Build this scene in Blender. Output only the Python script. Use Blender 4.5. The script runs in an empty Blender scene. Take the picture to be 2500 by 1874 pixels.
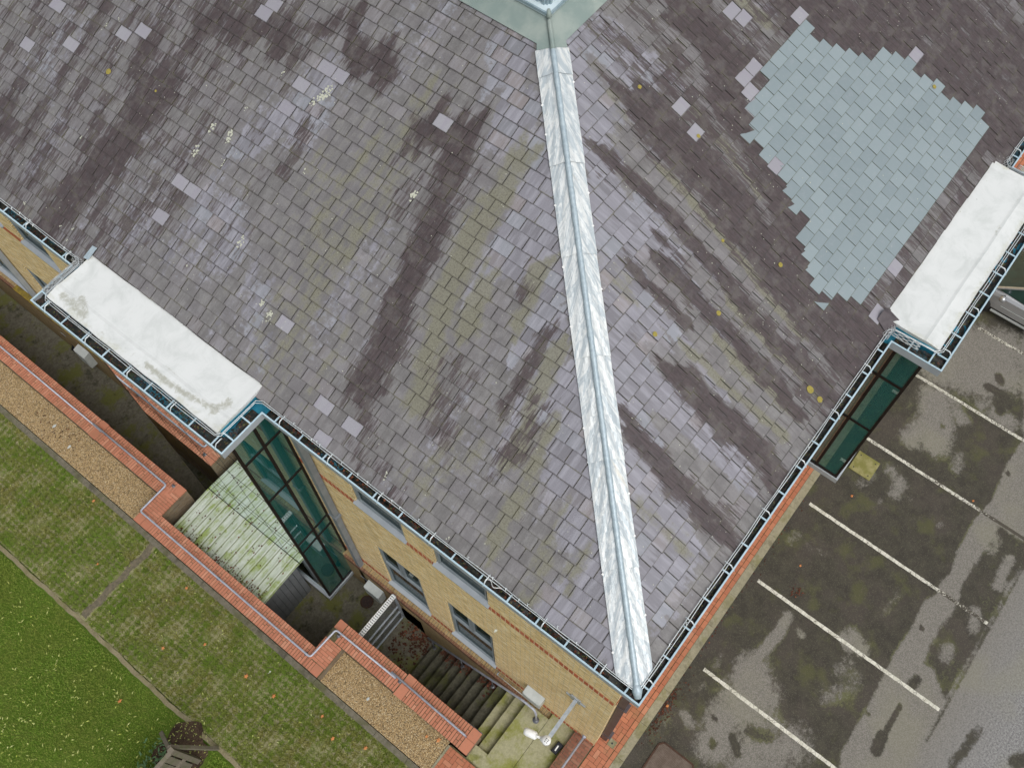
import bpy, math, random
import numpy as np
from mathutils import Vector, Matrix
random.seed(7); RS=np.random.RandomState(11)
# ---------------------------------------------------------------- camera, sky, sun, exposure
scene=bpy.context.scene
COL=scene.collection
cam=bpy.data.cameras.new("camera"); camo=bpy.data.objects.new("camera",cam); COL.objects.link(camo)
cam.sensor_fit='HORIZONTAL'; cam.sensor_width=36.0; cam.lens=34.344; cam.clip_start=0.1; cam.clip_end=2000
RX=Vector((0.6159,-0.78777306,-0.00898851)); DN=Vector((-0.70422872,-0.54539674,-0.45453746)); FW=Vector((0.35317006,0.28627959,-0.89068227))
camo.matrix_world=Matrix(((RX.x,-DN.x,-FW.x,-3.0741),(RX.y,-DN.y,-FW.y,-0.39403),(RX.z,-DN.z,-FW.z,22.7),(0,0,0,1)))
scene.camera=camo
w=bpy.data.worlds.new("World"); scene.world=w; w.use_nodes=True
wn=w.node_tree; wn.nodes.clear()
sky=wn.nodes.new('ShaderNodeTexSky'); sky.sky_type='NISHITA'; sky.sun_disc=False
SUN_EL=math.radians(58); SUN_ROT=math.radians(200)
sky.sun_elevation=SUN_EL; sky.sun_rotation=SUN_ROT; sky.air_density=1.0; sky.dust_density=4.0; sky.ozone_density=1.0
hs=wn.nodes.new('ShaderNodeHueSaturation'); hs.inputs['Saturation'].default_value=0.22
bg=wn.nodes.new('ShaderNodeBackground'); bg.inputs['Strength'].default_value=0.13
wo=wn.nodes.new('ShaderNodeOutputWorld')
wn.links.new(sky.outputs[0],hs.inputs['Color']); wn.links.new(hs.outputs[0],bg.inputs[0]); wn.links.new(bg.outputs[0],wo.inputs[0])
sl=bpy.data.lights.new("sun",'SUN'); sl.energy=1.1; sl.angle=math.radians(40); sl.color=(1.0,0.97,0.92)
so=bpy.data.objects.new("sun",sl); COL.objects.link(so)
sd=Vector((math.sin(SUN_ROT)*math.cos(SUN_EL),math.cos(SUN_ROT)*math.cos(SUN_EL),math.sin(SUN_EL)))
so.rotation_euler=(-sd).to_track_quat('-Z','Y').to_euler(); so.location=(0,0,40)
scene.view_settings.view_transform='Standard'; scene.view_settings.look='None'
scene.view_settings.exposure=0.25; scene.view_settings.gamma=1.0
scene.cycles.max_bounces=6
# ---------------------------------------------------------------- node materials
class NM:
    def __init__(s,name,rough=0.8,spec=0.3,metal=0.0):
        s.m=bpy.data.materials.new(name); s.m.use_nodes=True; s.t=s.m.node_tree
        s.b=s.t.nodes['Principled BSDF']; s.b.inputs['Roughness'].default_value=rough
        s.b.inputs['Metallic'].default_value=metal; s.b.inputs['Specular IOR Level'].default_value=spec
    def set(s,inp,v):
        if isinstance(v,bpy.types.NodeSocket): s.t.links.new(v,inp)
        elif isinstance(v,(tuple,list)): inp.default_value=(tuple(v)+(1,))[:4] if inp.type=='RGBA' else tuple(v)[:3]
        else: inp.default_value=(v,)*3 if inp.type=='VECTOR' else ((v,v,v,1) if inp.type=='RGBA' else v)
    def n(s,ty,**k):
        nd=s.t.nodes.new('ShaderNode'+ty)
        for a,v in k.items(): setattr(nd,a,v)
        return nd
    def attr(s,name): return s.n('Attribute',attribute_name=name)
    def uv(s,name='UVMap'):
        nd=s.n('UVMap'); nd.uv_map=name; return nd.outputs[0]
    def obj(s): return s.n('TexCoord').outputs['Object']
    def map(s,vec,sc,loc=(0,0,0)):
        nd=s.n('Mapping'); s.set(nd.inputs[0],vec); nd.inputs['Scale'].default_value=sc; nd.inputs['Location'].default_value=loc; return nd.outputs[0]
    def noise(s,vec,scale,detail=4,rough=0.55,dist=0,col=False):
        nd=s.n('TexNoise'); s.set(nd.inputs['Vector'],vec); nd.inputs['Scale'].default_value=scale; nd.inputs['Detail'].default_value=detail
        nd.inputs['Roughness'].default_value=rough; nd.inputs['Distortion'].default_value=dist; return nd.outputs['Color' if col else 'Fac']
    def vor(s,vec,scale,out='Distance',feature='F1',rand=1.0):
        nd=s.n('TexVoronoi',feature=feature); s.set(nd.inputs['Vector'],vec); nd.inputs['Scale'].default_value=scale; nd.inputs['Randomness'].default_value=rand; return nd.outputs[out]
    def math(s,op,a,b=0.0,c=None):
        nd=s.n('Math',operation=op); s.set(nd.inputs[0],a); s.set(nd.inputs[1],b)
        if c is not None: s.set(nd.inputs[2],c)
        return nd.outputs[0]
    def step(s,v,lo,hi,a=0.0,b=1.0):
        nd=s.n('MapRange',interpolation_type='SMOOTHSTEP'); s.set(nd.inputs[0],v)
        for i,x in zip((1,2,3,4),(lo,hi,a,b)): nd.inputs[i].default_value=x
        return nd.outputs[0]
    def mix(s,f,a,b,mode='MIX'):
        nd=s.n('Mix',data_type='RGBA',blend_type=mode); s.set(nd.inputs[0],f); s.set(nd.inputs[6],a); s.set(nd.inputs[7],b); return nd.outputs[2]
    def sep(s,c):
        nd=s.n('SeparateColor'); s.set(nd.inputs[0],c); return nd.outputs
    def bump(s,h,dist=0.004,st=0.6):
        nd=s.n('Bump'); nd.inputs['Strength'].default_value=st; nd.inputs['Distance'].default_value=dist
        s.set(nd.inputs['Height'],h); s.t.links.new(nd.outputs[0],s.b.inputs['Normal'])
    def col(s,c): s.set(s.b.inputs['Base Color'],c); return s.m
def simple(name,c1,c2=None,scale=12,rough=0.7,metal=0.0,spec=0.3,bump=0.0):
    N=NM(name,rough,spec,metal)
    if c2 is None: c2=tuple(x*0.8 for x in c1)
    f=N.noise(N.obj(),scale,5,0.6)
    if bump: N.bump(f,bump)
    return N.col(N.mix(N.step(f,0.35,0.65),c1,c2))
# ---------------------------------------------------------------- mesh builder
class MB:
    def __init__(s): s.v=[];s.f=[];s.c=[];s.mi=[]
    def face(s,pts,c=None,mi=0):
        i=len(s.v); s.v+= [tuple(p) for p in pts]; s.f.append(tuple(range(i,i+len(pts)))); s.c.append(c if c is not None else (random.random(),random.random(),random.random(),1)); s.mi.append(mi)
    def box(s,x0,x1,y0,y1,z0,z1,c=None,mi=0,skip=''):
        if c is None: c=(random.random(),random.random(),random.random(),1)
        if x0>x1:x0,x1=x1,x0
        if y0>y1:y0,y1=y1,y0
        if z0>z1:z0,z1=z1,z0
        i=len(s.v); s.v+=[(x0,y0,z0),(x1,y0,z0),(x1,y1,z0),(x0,y1,z0),(x0,y0,z1),(x1,y0,z1),(x1,y1,z1),(x0,y1,z1)]
        F={'b':(0,3,2,1),'t':(4,5,6,7),'f':(0,1,5,4),'r':(1,2,6,5),'k':(2,3,7,6),'l':(3,0,4,7)}
        for k,q in F.items():
            if k in skip: continue
            s.f.append(tuple(i+a for a in q)); s.c.append(c); s.mi.append(mi)
    def bar(s,a,b,w,h,up=(0,0,1),c=None):
        a=Vector(a);b=Vector(b);d=(b-a).normalized();u=Vector(up);r=d.cross(u)
        if r.length<1e-4: r=d.cross(Vector((1,0,0)))
        r.normalize();u=r.cross(d).normalized()
        P=[]
        for p in (a,b):
            for sx,sy in ((-1,-1),(1,-1),(1,1),(-1,1)): P.append(p+r*(sx*w/2)+u*(sy*h/2))
        i=len(s.v);s.v+=[tuple(p) for p in P]
        if c is None: c=(random.random(),random.random(),random.random(),1)
        for q in ((0,3,2,1),(4,5,6,7),(0,1,5,4),(1,2,6,5),(2,3,7,6),(3,0,4,7)): s.f.append(tuple(i+k for k in q));s.c.append(c);s.mi.append(0)
    def tube(s,path,r,n=8,cap=True,c=(.5,.5,.5,1)):
        P=[Vector(p) for p in path];i0=len(s.v);ref=None
        R=r if isinstance(r,(list,tuple)) else [r]*len(P)
        for k,p in enumerate(P):
            if k==0: d=P[1]-p
            elif k==len(P)-1: d=p-P[k-1]
            else: d=(P[k+1]-p).normalized()+(p-P[k-1]).normalized()
            d.normalize()
            if ref is None:
                ref=d.cross(Vector((0,0,1)));
                if ref.length<.05: ref=d.cross(Vector((1,0,0)))
            ref=(ref-d*ref.dot(d)).normalized();o=d.cross(ref)
            for j in range(n):
                t=2*math.pi*j/n;s.v.append(tuple(p+(ref*math.cos(t)+o*math.sin(t))*R[k]))
        for k in range(len(P)-1):
            for j in range(n):
                a=i0+k*n+j;b=i0+k*n+(j+1)%n;s.f.append((a,b,b+n,a+n));s.c.append(c);s.mi.append(0)
        if cap:
            s.f.append(tuple(i0+j for j in range(n))[::-1]);s.c.append(c);s.mi.append(0)
            s.f.append(tuple(i0+(len(P)-1)*n+j for j in range(n)));s.c.append(c);s.mi.append(0)
    def cyl(s,x,y,z0,z1,r,n=20,c=(.5,.5,.5,1)): s.tube([(x,y,z0),(x,y,z1)],r,n,True,c)
    def sweep(s,path,prof,c=(.5,.5,.5,1)):
        """path: plan points of axis aligned polyline; prof: list of (inward offset, z); inward = right hand of travel * sign"""
        n=len(path);rows=[]
        for k in range(n):
            p=Vector(path[k])
            ns=[]
            for a,b in ((k-1,k),(k,k+1)):
                if a<0 or b>=n: continue
                d=(Vector(path[b])-Vector(path[a])).normalized();ns.append(Vector((-d.y,d.x)))
            m=ns[0] if len(ns)==1 else ns[0]+ns[1]
            rows.append([(p.x+m.x*o,p.y+m.y*o,z) for o,z in prof])
        for k in range(n-1):
            for j in range(len(prof)-1): s.face([rows[k][j],rows[k+1][j],rows[k+1][j+1],rows[k][j+1]],c)
    def build(s,name,mat,parent=None,smooth=False):
        me=bpy.data.meshes.new(name);me.from_pydata(s.v,[],s.f);me.update()
        V=np.array(s.v,dtype=float).reshape(-1,3);nl=len(me.loops)
        li=np.zeros(nl,dtype=np.int64);me.loops.foreach_get('vertex_index',li)
        ls=np.zeros(len(me.polygons),dtype=np.int64);me.polygons.foreach_get('loop_total',ls)
        nr=np.zeros(len(me.polygons)*3);me.polygons.foreach_get('normal',nr);nr=np.abs(nr.reshape(-1,3))
        ax=np.repeat(np.argmax(nr+np.array([0,0,.001]),axis=1),ls);P=V[li]
        uv=np.where((ax==0)[:,None],P[:,[1,2]],np.where((ax==1)[:,None],P[:,[0,2]],P[:,[0,1]]))
        u=me.uv_layers.new(name='UVMap');u.data.foreach_set('uv',uv.ravel())
        ca=me.color_attributes.new('rnd','FLOAT_COLOR','CORNER');ca.data.foreach_set('color',np.repeat(np.array(s.c,dtype=float),ls,axis=0).ravel())
        for m in (mat if isinstance(mat,(list,tuple)) else [mat]): me.materials.append(m)
        if any(s.mi): me.polygons.foreach_set('material_index',s.mi)
        if smooth: me.polygons.foreach_set('use_smooth',[True]*len(me.polygons))
        o=bpy.data.objects.new(name,me);COL.objects.link(o)
        if parent is not None:
            o.parent=parent
            o.matrix_parent_inverse=parent_world(parent).inverted()
        return o
def parent_world(p):
    m=Matrix.LocRotScale(p.location,p.rotation_euler,p.scale)
    if p.parent: m=parent_world(p.parent)@p.matrix_parent_inverse@m
    return m
def thing(name,label,cat,loc=(0,0,0),group=None):
    o=bpy.data.objects.new(name,None);COL.objects.link(o);o.location=loc;o.empty_display_size=.2
    return tag(o,label,cat,group)
def tag(o,label=None,cat=None,group=None,kind=None):
    for k,v in (('label',label),('category',cat),('group',group),('kind',kind)):
        if v: o[k]=v
    return o
def dist_poly(P,pts):
    best=np.full(len(P),1e9);pts=[np.array(p,float) for p in pts]
    for a,b in zip(pts[:-1],pts[1:]) if len(pts)>1 else [(pts[0],pts[0])]:
        d=b-a;L=d@d
        t=np.clip(((P-a)@d)/L,0,1) if L>1e-9 else np.zeros(len(P))
        best=np.minimum(best,np.hypot(*(P-a-t[:,None]*d).T))
    return best
def n1(x,seed=0):
    i=np.floor(x).astype(int);f=x-i;f=f*f*(3-2*f)
    h=lambda k:(np.sin((k+seed*17.3)*127.1)*43758.5453)%1.0
    return h(i)*(1-f)+h(i+1)*f-.5
def field(P,strokes,soft=0.6):
    out=np.zeros(len(P))
    for pts,wd,st in strokes:
        d=dist_poly(P,pts);x=np.clip((wd*(1+soft)-d)/(wd*2*soft),0,1);out=np.maximum(out,st*x*x*(3-2*x))
    return out
def inside(P,poly):
    poly=np.array(poly);r=np.zeros(len(P),bool);n=len(poly)
    for i in range(n):
        a=poly[i];b=poly[i-1]
        if a[1]==b[1]: continue
        c=((a[1]>P[:,1])!=(b[1]>P[:,1]))&(P[:,0]<(b[0]-a[0])*(P[:,1]-a[1])/(b[1]-a[1])+a[0]);r^=c
    return r
def sdf_in(P,poly,soft):
    i=inside(P,poly);d=dist_poly(P,list(poly)+[poly[0]]);s=np.where(i,d,-d);x=np.clip((s+soft)/(2*soft),0,1);return x*x*(3-2*x)
def setcol(o,name,arr,dom='POINT'):
    a=o.data.color_attributes.new(name,'FLOAT_COLOR',dom);a.data.foreach_set('color',np.ascontiguousarray(arr,dtype=float).ravel())
def grid(name,x0,x1,y0,y1,st,zf,mat,parent=None):
    nx=max(2,int((x1-x0)/st)+1);ny=max(2,int((y1-y0)/st)+1);X,Y=np.meshgrid(np.linspace(x0,x1,nx),np.linspace(y0,y1,ny))
    P=np.stack([X.ravel(),Y.ravel()],1);Z=zf(P) if callable(zf) else np.full(len(P),zf)
    me=bpy.data.meshes.new(name);I=np.arange(nx*ny).reshape(ny,nx)
    F=np.stack([I[:-1,:-1],I[:-1,1:],I[1:,1:],I[1:,:-1]],-1).reshape(-1,4)
    me.from_pydata(np.column_stack([P,Z]).tolist(),[],F.tolist());me.update();me.materials.append(mat)
    me.polygons.foreach_set('use_smooth',[True]*len(me.polygons))
    u=me.uv_layers.new(name='UVMap');li=np.zeros(len(me.loops),dtype=np.int64);me.loops.foreach_get('vertex_index',li);u.data.foreach_set('uv',P[li].ravel())
    o=bpy.data.objects.new(name,me);COL.objects.link(o)
    if parent is not None: o.parent=parent;o.matrix_parent_inverse=parent_world(parent).inverted()
    return o,P
# ---------------------------------------------------------------- materials
def slate_mat(name,patch=False):
    N=NM(name,0.5,0.35);uv=N.uv('roof');st=N.sep(N.attr('stain').outputs['Color']);fresh=N.attr('stain').outputs['Alpha']
    rn=N.sep(N.attr('rnd').outputs['Color']);tl=N.n('SeparateXYZ');N.set(tl.inputs[0],N.uv('tile'))
    va=N.n('VectorMath',operation='MULTIPLY_ADD');N.set(va.inputs[0],N.attr('rnd').outputs['Vector']);va.inputs[1].default_value=(9,9,9);N.set(va.inputs[2],uv);us=va.outputs[0]
    streak=N.noise(N.map(uv,(30,2.6,1)),1.0,6,0.65);streak2=N.noise(N.map(us,(11,1.3,1)),1.0,5,0.6)
    blot=N.noise(uv,3.2,8,0.68);fine=N.noise(uv,34,4,0.7);mid=N.noise(uv,9,6,0.65)
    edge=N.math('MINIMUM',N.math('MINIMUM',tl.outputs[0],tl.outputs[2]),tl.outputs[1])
    if patch:
        base=N.mix(rn[0],(.195,.240,.258),(.235,.285,.303));base=N.mix(N.math('MULTIPLY',N.step(mid,.5,.75),.35),base,(.29,.31,.335))
        base=N.mix(N.math('MULTIPLY',N.step(streak,.5,.8),.25),base,(.22,.27,.29));base=N.mix(N.math('MULTIPLY',N.step(blot,.62,.75),.35),base,(.27,.29,.22))
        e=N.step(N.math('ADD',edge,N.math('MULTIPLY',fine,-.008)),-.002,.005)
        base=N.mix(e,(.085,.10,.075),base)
        N.bump(N.math('ADD',streak,fine),.002,.4);return N.col(base)
    lil=N.mix(rn[0],(.228,.224,.256),(.158,.154,.172));lil=N.mix(N.math('MULTIPLY',N.step(rn[1],.72,.95),.55),lil,(.25,.27,.30))
    lil=N.mix(N.math('MULTIPLY',N.step(rn[2],.86,.97),.5),lil,(.25,.215,.20))
    lil=N.mix(N.step(streak2,.42,.66,0,.45),lil,(.345,.345,.39));lil=N.mix(N.step(streak,.55,.8,0,.35),lil,(.15,.13,.16))
    film=N.mix(N.step(blot,.35,.65),(.143,.138,.138),(.208,.203,.203));film=N.mix(N.step(fine,.55,.68,0,.45),film,(.10,.092,.085))
    film=N.mix(N.step(streak2,.56,.40,0,.45),film,(.115,.11,.108));film=N.mix(N.step(streak,.5,.8,0,.4),film,(.13,.112,.118));film=N.mix(N.step(rn[1],.2,.9,0,.22),film,(.20,.185,.21))
    lg=N.noise(N.map(uv,(3.4,.22,1)),1.0,4,.6);lg2=N.noise(N.map(uv,(3.0,.2,1),(40,7,0)),1.0,4,.6)
    bare=N.step(N.math('ADD',N.math('ADD',st[2],N.math('MULTIPLY',N.math('SUBTRACT',lg2,.52),1.0)),N.math('MULTIPLY',N.math('SUBTRACT',mid,.5),1.1)),.30,.56)
    bare=N.math('MAXIMUM',bare,N.step(rn[2],.86,.92,0,.38))
    col=N.mix(bare,film,lil)
    ol=N.step(N.math('ADD',N.math('ADD',N.math('ADD',st[1],N.math('MULTIPLY',N.math('SUBTRACT',.5,lg2),1.1)),N.math('MULTIPLY',N.math('SUBTRACT',streak2,.5),.8)),N.math('MULTIPLY',N.math('SUBTRACT',blot,.5),1.3)),.20,.66,0,.85)
    moss=N.mix(N.step(fine,.4,.68),(.192,.188,.138),(.125,.12,.085));col=N.mix(ol,col,moss)
    dk=N.math('ADD',st[0],N.math('MULTIPLY',N.math('SUBTRACT',streak,.5),1.5));dk=N.math('ADD',dk,N.math('MULTIPLY',N.math('SUBTRACT',blot,.5),1.1));dk=N.math('ADD',dk,N.math('MULTIPLY',N.math('SUBTRACT',rn[2],.5),.22));dk=N.math('ADD',dk,N.math('MULTIPLY',N.math('SUBTRACT',lg,.5),1.25))
    dk=N.step(dk,.28,.62,0,.95)
    dark=N.mix(N.step(streak,.35,.7),(.042,.031,.032),(.076,.057,.060));dark=N.mix(N.step(blot,.48,.62,0,.5),dark,(.115,.105,.098));dark=N.mix(N.step(mid,.5,.75,0,.6),dark,(.07,.068,.074));dark=N.mix(N.step(fine,.64,.74,0,.7),dark,(.19,.17,.165))
    col=N.mix(dk,col,dark)
    fr=N.mix(rn[0],(.262,.257,.288),(.295,.292,.32));fr=N.mix(N.step(streak2,.4,.7,0,.5),fr,(.26,.24,.29));col=N.mix(fresh,col,fr)
    sp=N.vor(uv,10);spm=N.math('MULTIPLY',N.math('LESS_THAN',sp,.085),N.step(N.noise(uv,1.3,3),.5,.62));col=N.mix(N.math('MULTIPLY',spm,.75),col,(.50,.50,.42))
    sp2=N.vor(uv,31);spm2=N.math('MULTIPLY',N.math('LESS_THAN',sp2,.12),N.step(blot,.5,.7));col=N.mix(N.math('MULTIPLY',spm2,.7),col,(.42,.42,.36))
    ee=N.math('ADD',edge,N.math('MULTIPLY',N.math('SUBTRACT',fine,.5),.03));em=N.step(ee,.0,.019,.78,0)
    gm=N.mix(N.step(blot,.45,.65),(.045,.040,.037),(.10,.094,.055));col=N.mix(em,col,gm)  # slate edges darkened in colour for gap shadow, with moss in the joints
    N.bump(N.math('ADD',N.math('MULTIPLY',streak,.7),N.math('ADD',fine,mid)),.0035,.55)
    N.set(N.b.inputs['Roughness'],N.step(fine,.3,.7,.42,.62))
    return N.col(col)
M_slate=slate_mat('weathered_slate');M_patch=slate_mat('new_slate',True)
def brick_wall_mat(name,c1,c2,mort,ch,pale=None,bw=.225,rh=.075):
    N=NM(name,.9,.15);uv=N.uv()
    b=N.n('TexBrick');N.set(b.inputs['Vector'],uv);b.inputs['Scale'].default_value=1;b.inputs['Brick Width'].default_value=bw;b.inputs['Row Height'].default_value=rh
    b.inputs['Mortar Size'].default_value=.009;b.inputs['Mortar Smooth'].default_value=.3;b.inputs['Bias'].default_value=0
    N.set(b.inputs['Color1'],c1);N.set(b.inputs['Color2'],c2);N.set(b.inputs['Mortar'],mort)
    col=b.outputs['Color'];big=N.noise(uv,1.1,5,.6);f=N.noise(uv,26,4,.7);sp=N.noise(N.map(uv,(4.44,13.3,1)),1.0,1,.5)
    col=N.mix(N.step(sp,.52,.66,0,.45),col,ch);ln=N.noise(N.map(uv,(3.5,22,1)),1.0,3,.7);col=N.mix(N.step(ln,.53,.60,0,.7),col,pale if pale else mort);col=N.mix(N.step(ln,.46,.38,0,.65),col,tuple(x*.45 for x in c2));col=N.mix(N.step(f,.56,.72,0,.4),col,mort if pale is None else pale)
    st=N.noise(N.map(uv,(2.2,.35,1)),1.0,5,.6);col=N.mix(N.step(st,.56,.78,0,.4),col,tuple(x*.42 for x in c1))
    N.bump(N.math('ADD',N.math('MULTIPLY',b.outputs['Fac'],-1.6),f),.006,.8);return N.col(col)
M_ybrick=brick_wall_mat('yellow_stock_brick',(.86,.64,.30),(.72,.51,.23),(.46,.38,.26),(.86,.68,.38),(.88,.80,.60))
M_ybrickd=brick_wall_mat('dirty_yellow_brick',(.40,.29,.145),(.32,.23,.11),(.22,.19,.13),(.44,.34,.18))
M_dbrick=brick_wall_mat('dirty_brown_brick',(.26,.19,.12),(.20,.14,.09),(.20,.18,.14),(.30,.23,.14))
def unit_brick(name,c1,c2,c3,dirt=(.20,.15,.10),moss=(.16,.15,.07),mossa=.35):
    N=NM(name,.85,.2);rn=N.sep(N.attr('rnd').outputs['Color']);o=N.obj();f=N.noise(o,40,5,.7);g=N.noise(o,1.2,5,.65);h=N.noise(o,9,4,.6)
    col=N.mix(rn[0],c1,c2);col=N.mix(N.step(rn[1],.75,1,0,.8),col,c3);col=N.mix(N.step(f,.5,.75,0,.4),col,dirt);col=N.mix(N.step(h,.5,.8,0,.35),col,dirt)
    col=N.mix(N.step(g,.56,.74,0,mossa),col,moss);N.bump(f,.003,.5);return N.col(col)
M_redpave=unit_brick('red_paving_brick',(.43,.17,.095),(.35,.13,.075),(.47,.215,.13))
M_redcope=unit_brick('red_coping_brick',(.48,.20,.125),(.39,.155,.095),(.53,.255,.165))
M_redsold=unit_brick('red_band_brick',(.50,.135,.06),(.38,.10,.045),(.54,.19,.1))
M_brown=unit_brick('brown_soldier_brick',(.20,.10,.06),(.15,.075,.05),(.22,.13,.09))
M_ysold=unit_brick('yellow_reveal_brick',(.42,.28,.13),(.36,.23,.11),(.46,.33,.17))
M_mortar=simple('mortar',(.075,.065,.035),(.115,.10,.05),20,.95)
M_mortarL=simple('pale_mortar',(.68,.46,.30),(.58,.40,.26),20,.95)
M_gblue=simple('pale_blue_gutter_paint',(.36,.49,.56),(.43,.56,.63),1.2,.45)
M_ggrey=simple('grey_fascia_paint',(.30,.33,.36),(.34,.37,.40),3,.45)
M_gdark=simple('gutter_blue_liner',(.01,.13,.20),(.02,.19,.28),5,.5)
M_frame=simple('grey_window_paint',(.20,.235,.26),(.24,.28,.30),3,.4)
M_black=simple('black_glazing_bar',(.010,.007,.007),(.016,.011,.010),5,.5,0,.15);M_pipe=simple('mid_grey_downpipe',(.17,.19,.21),(.21,.23,.25),4,.5)
M_wire=simple('galvanised_wire',(.55,.60,.62),(.7,.74,.75),8,.4,.4)
M_galv=simple('galvanised_steel',(.33,.37,.41),(.42,.46,.50),14,.38,.5)
M_rail=simple('painted_rail',(.33,.35,.42),(.42,.44,.50),9,.4,.2)
M_darkrail=simple('dark_grey_rail',(.10,.105,.12),(.16,.165,.18),9,.4,.3)
M_white=simple('white_plastic',(.78,.79,.78),(.7,.71,.7),10,.35)
M_cab=simple('pale_grey_cabinet',(.42,.45,.44),(.48,.51,.50),7,.5)
M_dpipe=simple('dark_brown_downpipe',(.060,.050,.055),(.085,.072,.078),6,.45)
M_rust=simple('rusty_iron',(.085,.045,.03),(.05,.03,.022),30,.8,.3)
M_wood=None
def wood():
    N=NM('weathered_wood',.85);v=N.map(N.obj(),(3,3,3));f=N.noise(N.map(N.obj(),(22,6,22)),1,5,.7);g=N.noise(N.obj(),4,4)
    return N.col(N.mix(N.step(g,.45,.65,0,.6),N.mix(f,(.10,.085,.065),(.22,.195,.15)),(.10,.115,.05)))
M_wood=wood()
def debris():
    N=NM('wet_gutter_debris',.45,.5);o=N.obj();a=N.noise(o,16,6,.7);b=N.vor(o,42,'Color');s=N.sep(b)
    col=N.mix(N.step(a,.4,.62),(.004,.005,.005),(.018,.02,.014));col=N.mix(N.step(s[0],.86,.93,0,.7),col,(.10,.035,.02));col=N.mix(N.step(s[1],.92,.96,0,.6),col,(.13,.13,.03))
    g=N.noise(o,.9,4);col=N.mix(N.math('MULTIPLY',N.step(g,.55,.62),N.step(s[2],.5,.7,0,.8)),col,(.01,.12,.18));col=N.mix(N.step(N.noise(o,1.7,3),.6,.7,0,.6),col,(.03,.045,.012))
    N.bump(a,.01,.8);return N.col(col)
M_debris=debris()
def lead():
    N=NM('mottled_lead',.42,.5,.25);uv=N.attr('hipuv').outputs['Vector'];o=N.obj()
    a=N.noise(N.map(uv,(4.2,8.0,1)),1,8,.72,1.6);b=N.noise(uv,14,6,.7,.8);
    col=N.mix(N.step(a,.42,.58),(.42,.475,.505),(.66,.685,.68));col=N.mix(N.step(b,.58,.72,0,.45),col,(.33,.39,.43));col=N.mix(N.step(N.noise(uv,3,4),.64,.72,0,.5),col,(.48,.44,.36))
    N.bump(b,.004,.5);return N.col(col)
M_lead=lead()
M_roll=simple('blue_grey_lead_roll',(.33,.41,.46),(.42,.50,.54),16,.45,.2)
def flash():
    N=NM('grey_green_flashing',.5);o=N.obj();a=N.noise(o,1.6,6,.6);b=N.noise(o,30,4,.7)
    col=N.mix(N.step(a,.4,.65),(.20,.255,.24),(.28,.325,.30));col=N.mix(N.step(b,.68,.76,0,.5),col,(.5,.52,.42));return N.col(col)
M_flash=flash()
M_lant=simple('pale_lantern_paint',(.50,.60,.64),(.56,.66,.70),3,.4)
M_lantd=simple('lantern_louvre_grey',(.22,.30,.34),(.28,.36,.40),4,.4)
def grp():
    N=NM('white_membrane',.55,.3);st=N.sep(N.attr('stain').outputs['Color']);o=N.obj()
    a=N.noise(o,2.2,8,.7,.6);b=N.noise(o,11,6,.7,1.0);c=N.noise(o,55,3,.6)
    col=N.mix(N.step(a,.4,.7),(.63,.65,.645),(.53,.555,.545));d=N.math('ADD',st[0],N.math('MULTIPLY',N.math('SUBTRACT',b,.5),1.7))
    col=N.mix(N.step(d,.40,.95,0,.75),col,(.30,.30,.24));col=N.mix(N.step(N.math('ADD',st[1],N.math('MULTIPLY',N.math('SUBTRACT',a,.5),2.0)),.35,.9,0,.7),col,(.50,.50,.40))
    v=N.vor(o,3.1);col=N.mix(N.math('LESS_THAN',v,.022),col,(.05,.045,.035));N.bump(N.math('ADD',a,N.math('MULTIPLY',c,.2)),.006,.5);return N.col(col)
M_grp=grp()
def glass(name,tint,ior,boost,bump=0,body=(.02,.20,.185)):
    m=bpy.data.materials.new(name);m.use_nodes=True;t=m.node_tree;t.nodes.clear()
    o=t.nodes.new('ShaderNodeOutputMaterial');mx=t.nodes.new('ShaderNodeMixShader');tr=t.nodes.new('ShaderNodeBsdfTransparent');gl=t.nodes.new('ShaderNodeBsdfGlossy')
    fr=t.nodes.new('ShaderNodeFresnel');mu=t.nodes.new('ShaderNodeMath');mu.operation='MULTIPLY';mu.use_clamp=True;mu.inputs[1].default_value=boost
    fr.inputs[0].default_value=ior;tr.inputs[0].default_value=tint+(1,);df=t.nodes.new('ShaderNodeBsdfDiffuse');df.inputs[0].default_value=body+(1,);m2=t.nodes.new('ShaderNodeMixShader');m2.inputs[0].default_value=.45;gl.inputs['Roughness'].default_value=0.0;gl.inputs[0].default_value=(.88,.95,.95,1)
    l=t.links.new;l(fr.outputs[0],mu.inputs[0]);l(mu.outputs[0],mx.inputs[0]);l(tr.outputs[0],m2.inputs[1]);l(df.outputs[0],m2.inputs[2]);l(m2.outputs[0],mx.inputs[1]);l(gl.outputs[0],mx.inputs[2]);l(mx.outputs[0],o.inputs[0])
    tc=t.nodes.new('ShaderNodeTexCoord');nz=t.nodes.new('ShaderNodeTexNoise');nz.inputs['Scale'].default_value=.8;nz.inputs['Detail'].default_value=1
    bp=t.nodes.new('ShaderNodeBump');bp.inputs['Distance'].default_value=.01;bp.inputs['Strength'].default_value=bump
    l(tc.outputs['Object'],nz.inputs['Vector']);l(nz.outputs[0],bp.inputs['Height']);l(bp.outputs[0],gl.inputs['Normal']);l(bp.outputs[0],fr.inputs['Normal'])
    return m
M_glass=glass('teal_tinted_glass',(.22,.66,.62),1.5,2.3,.06);M_mirror=glass('mirror_glass',(.05,.16,.16),2.0,2.2,.03,(.01,.05,.05));M_wglass=glass('window_glass',(.25,.33,.33),1.33,.6,.1,(.015,.03,.028))
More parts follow.
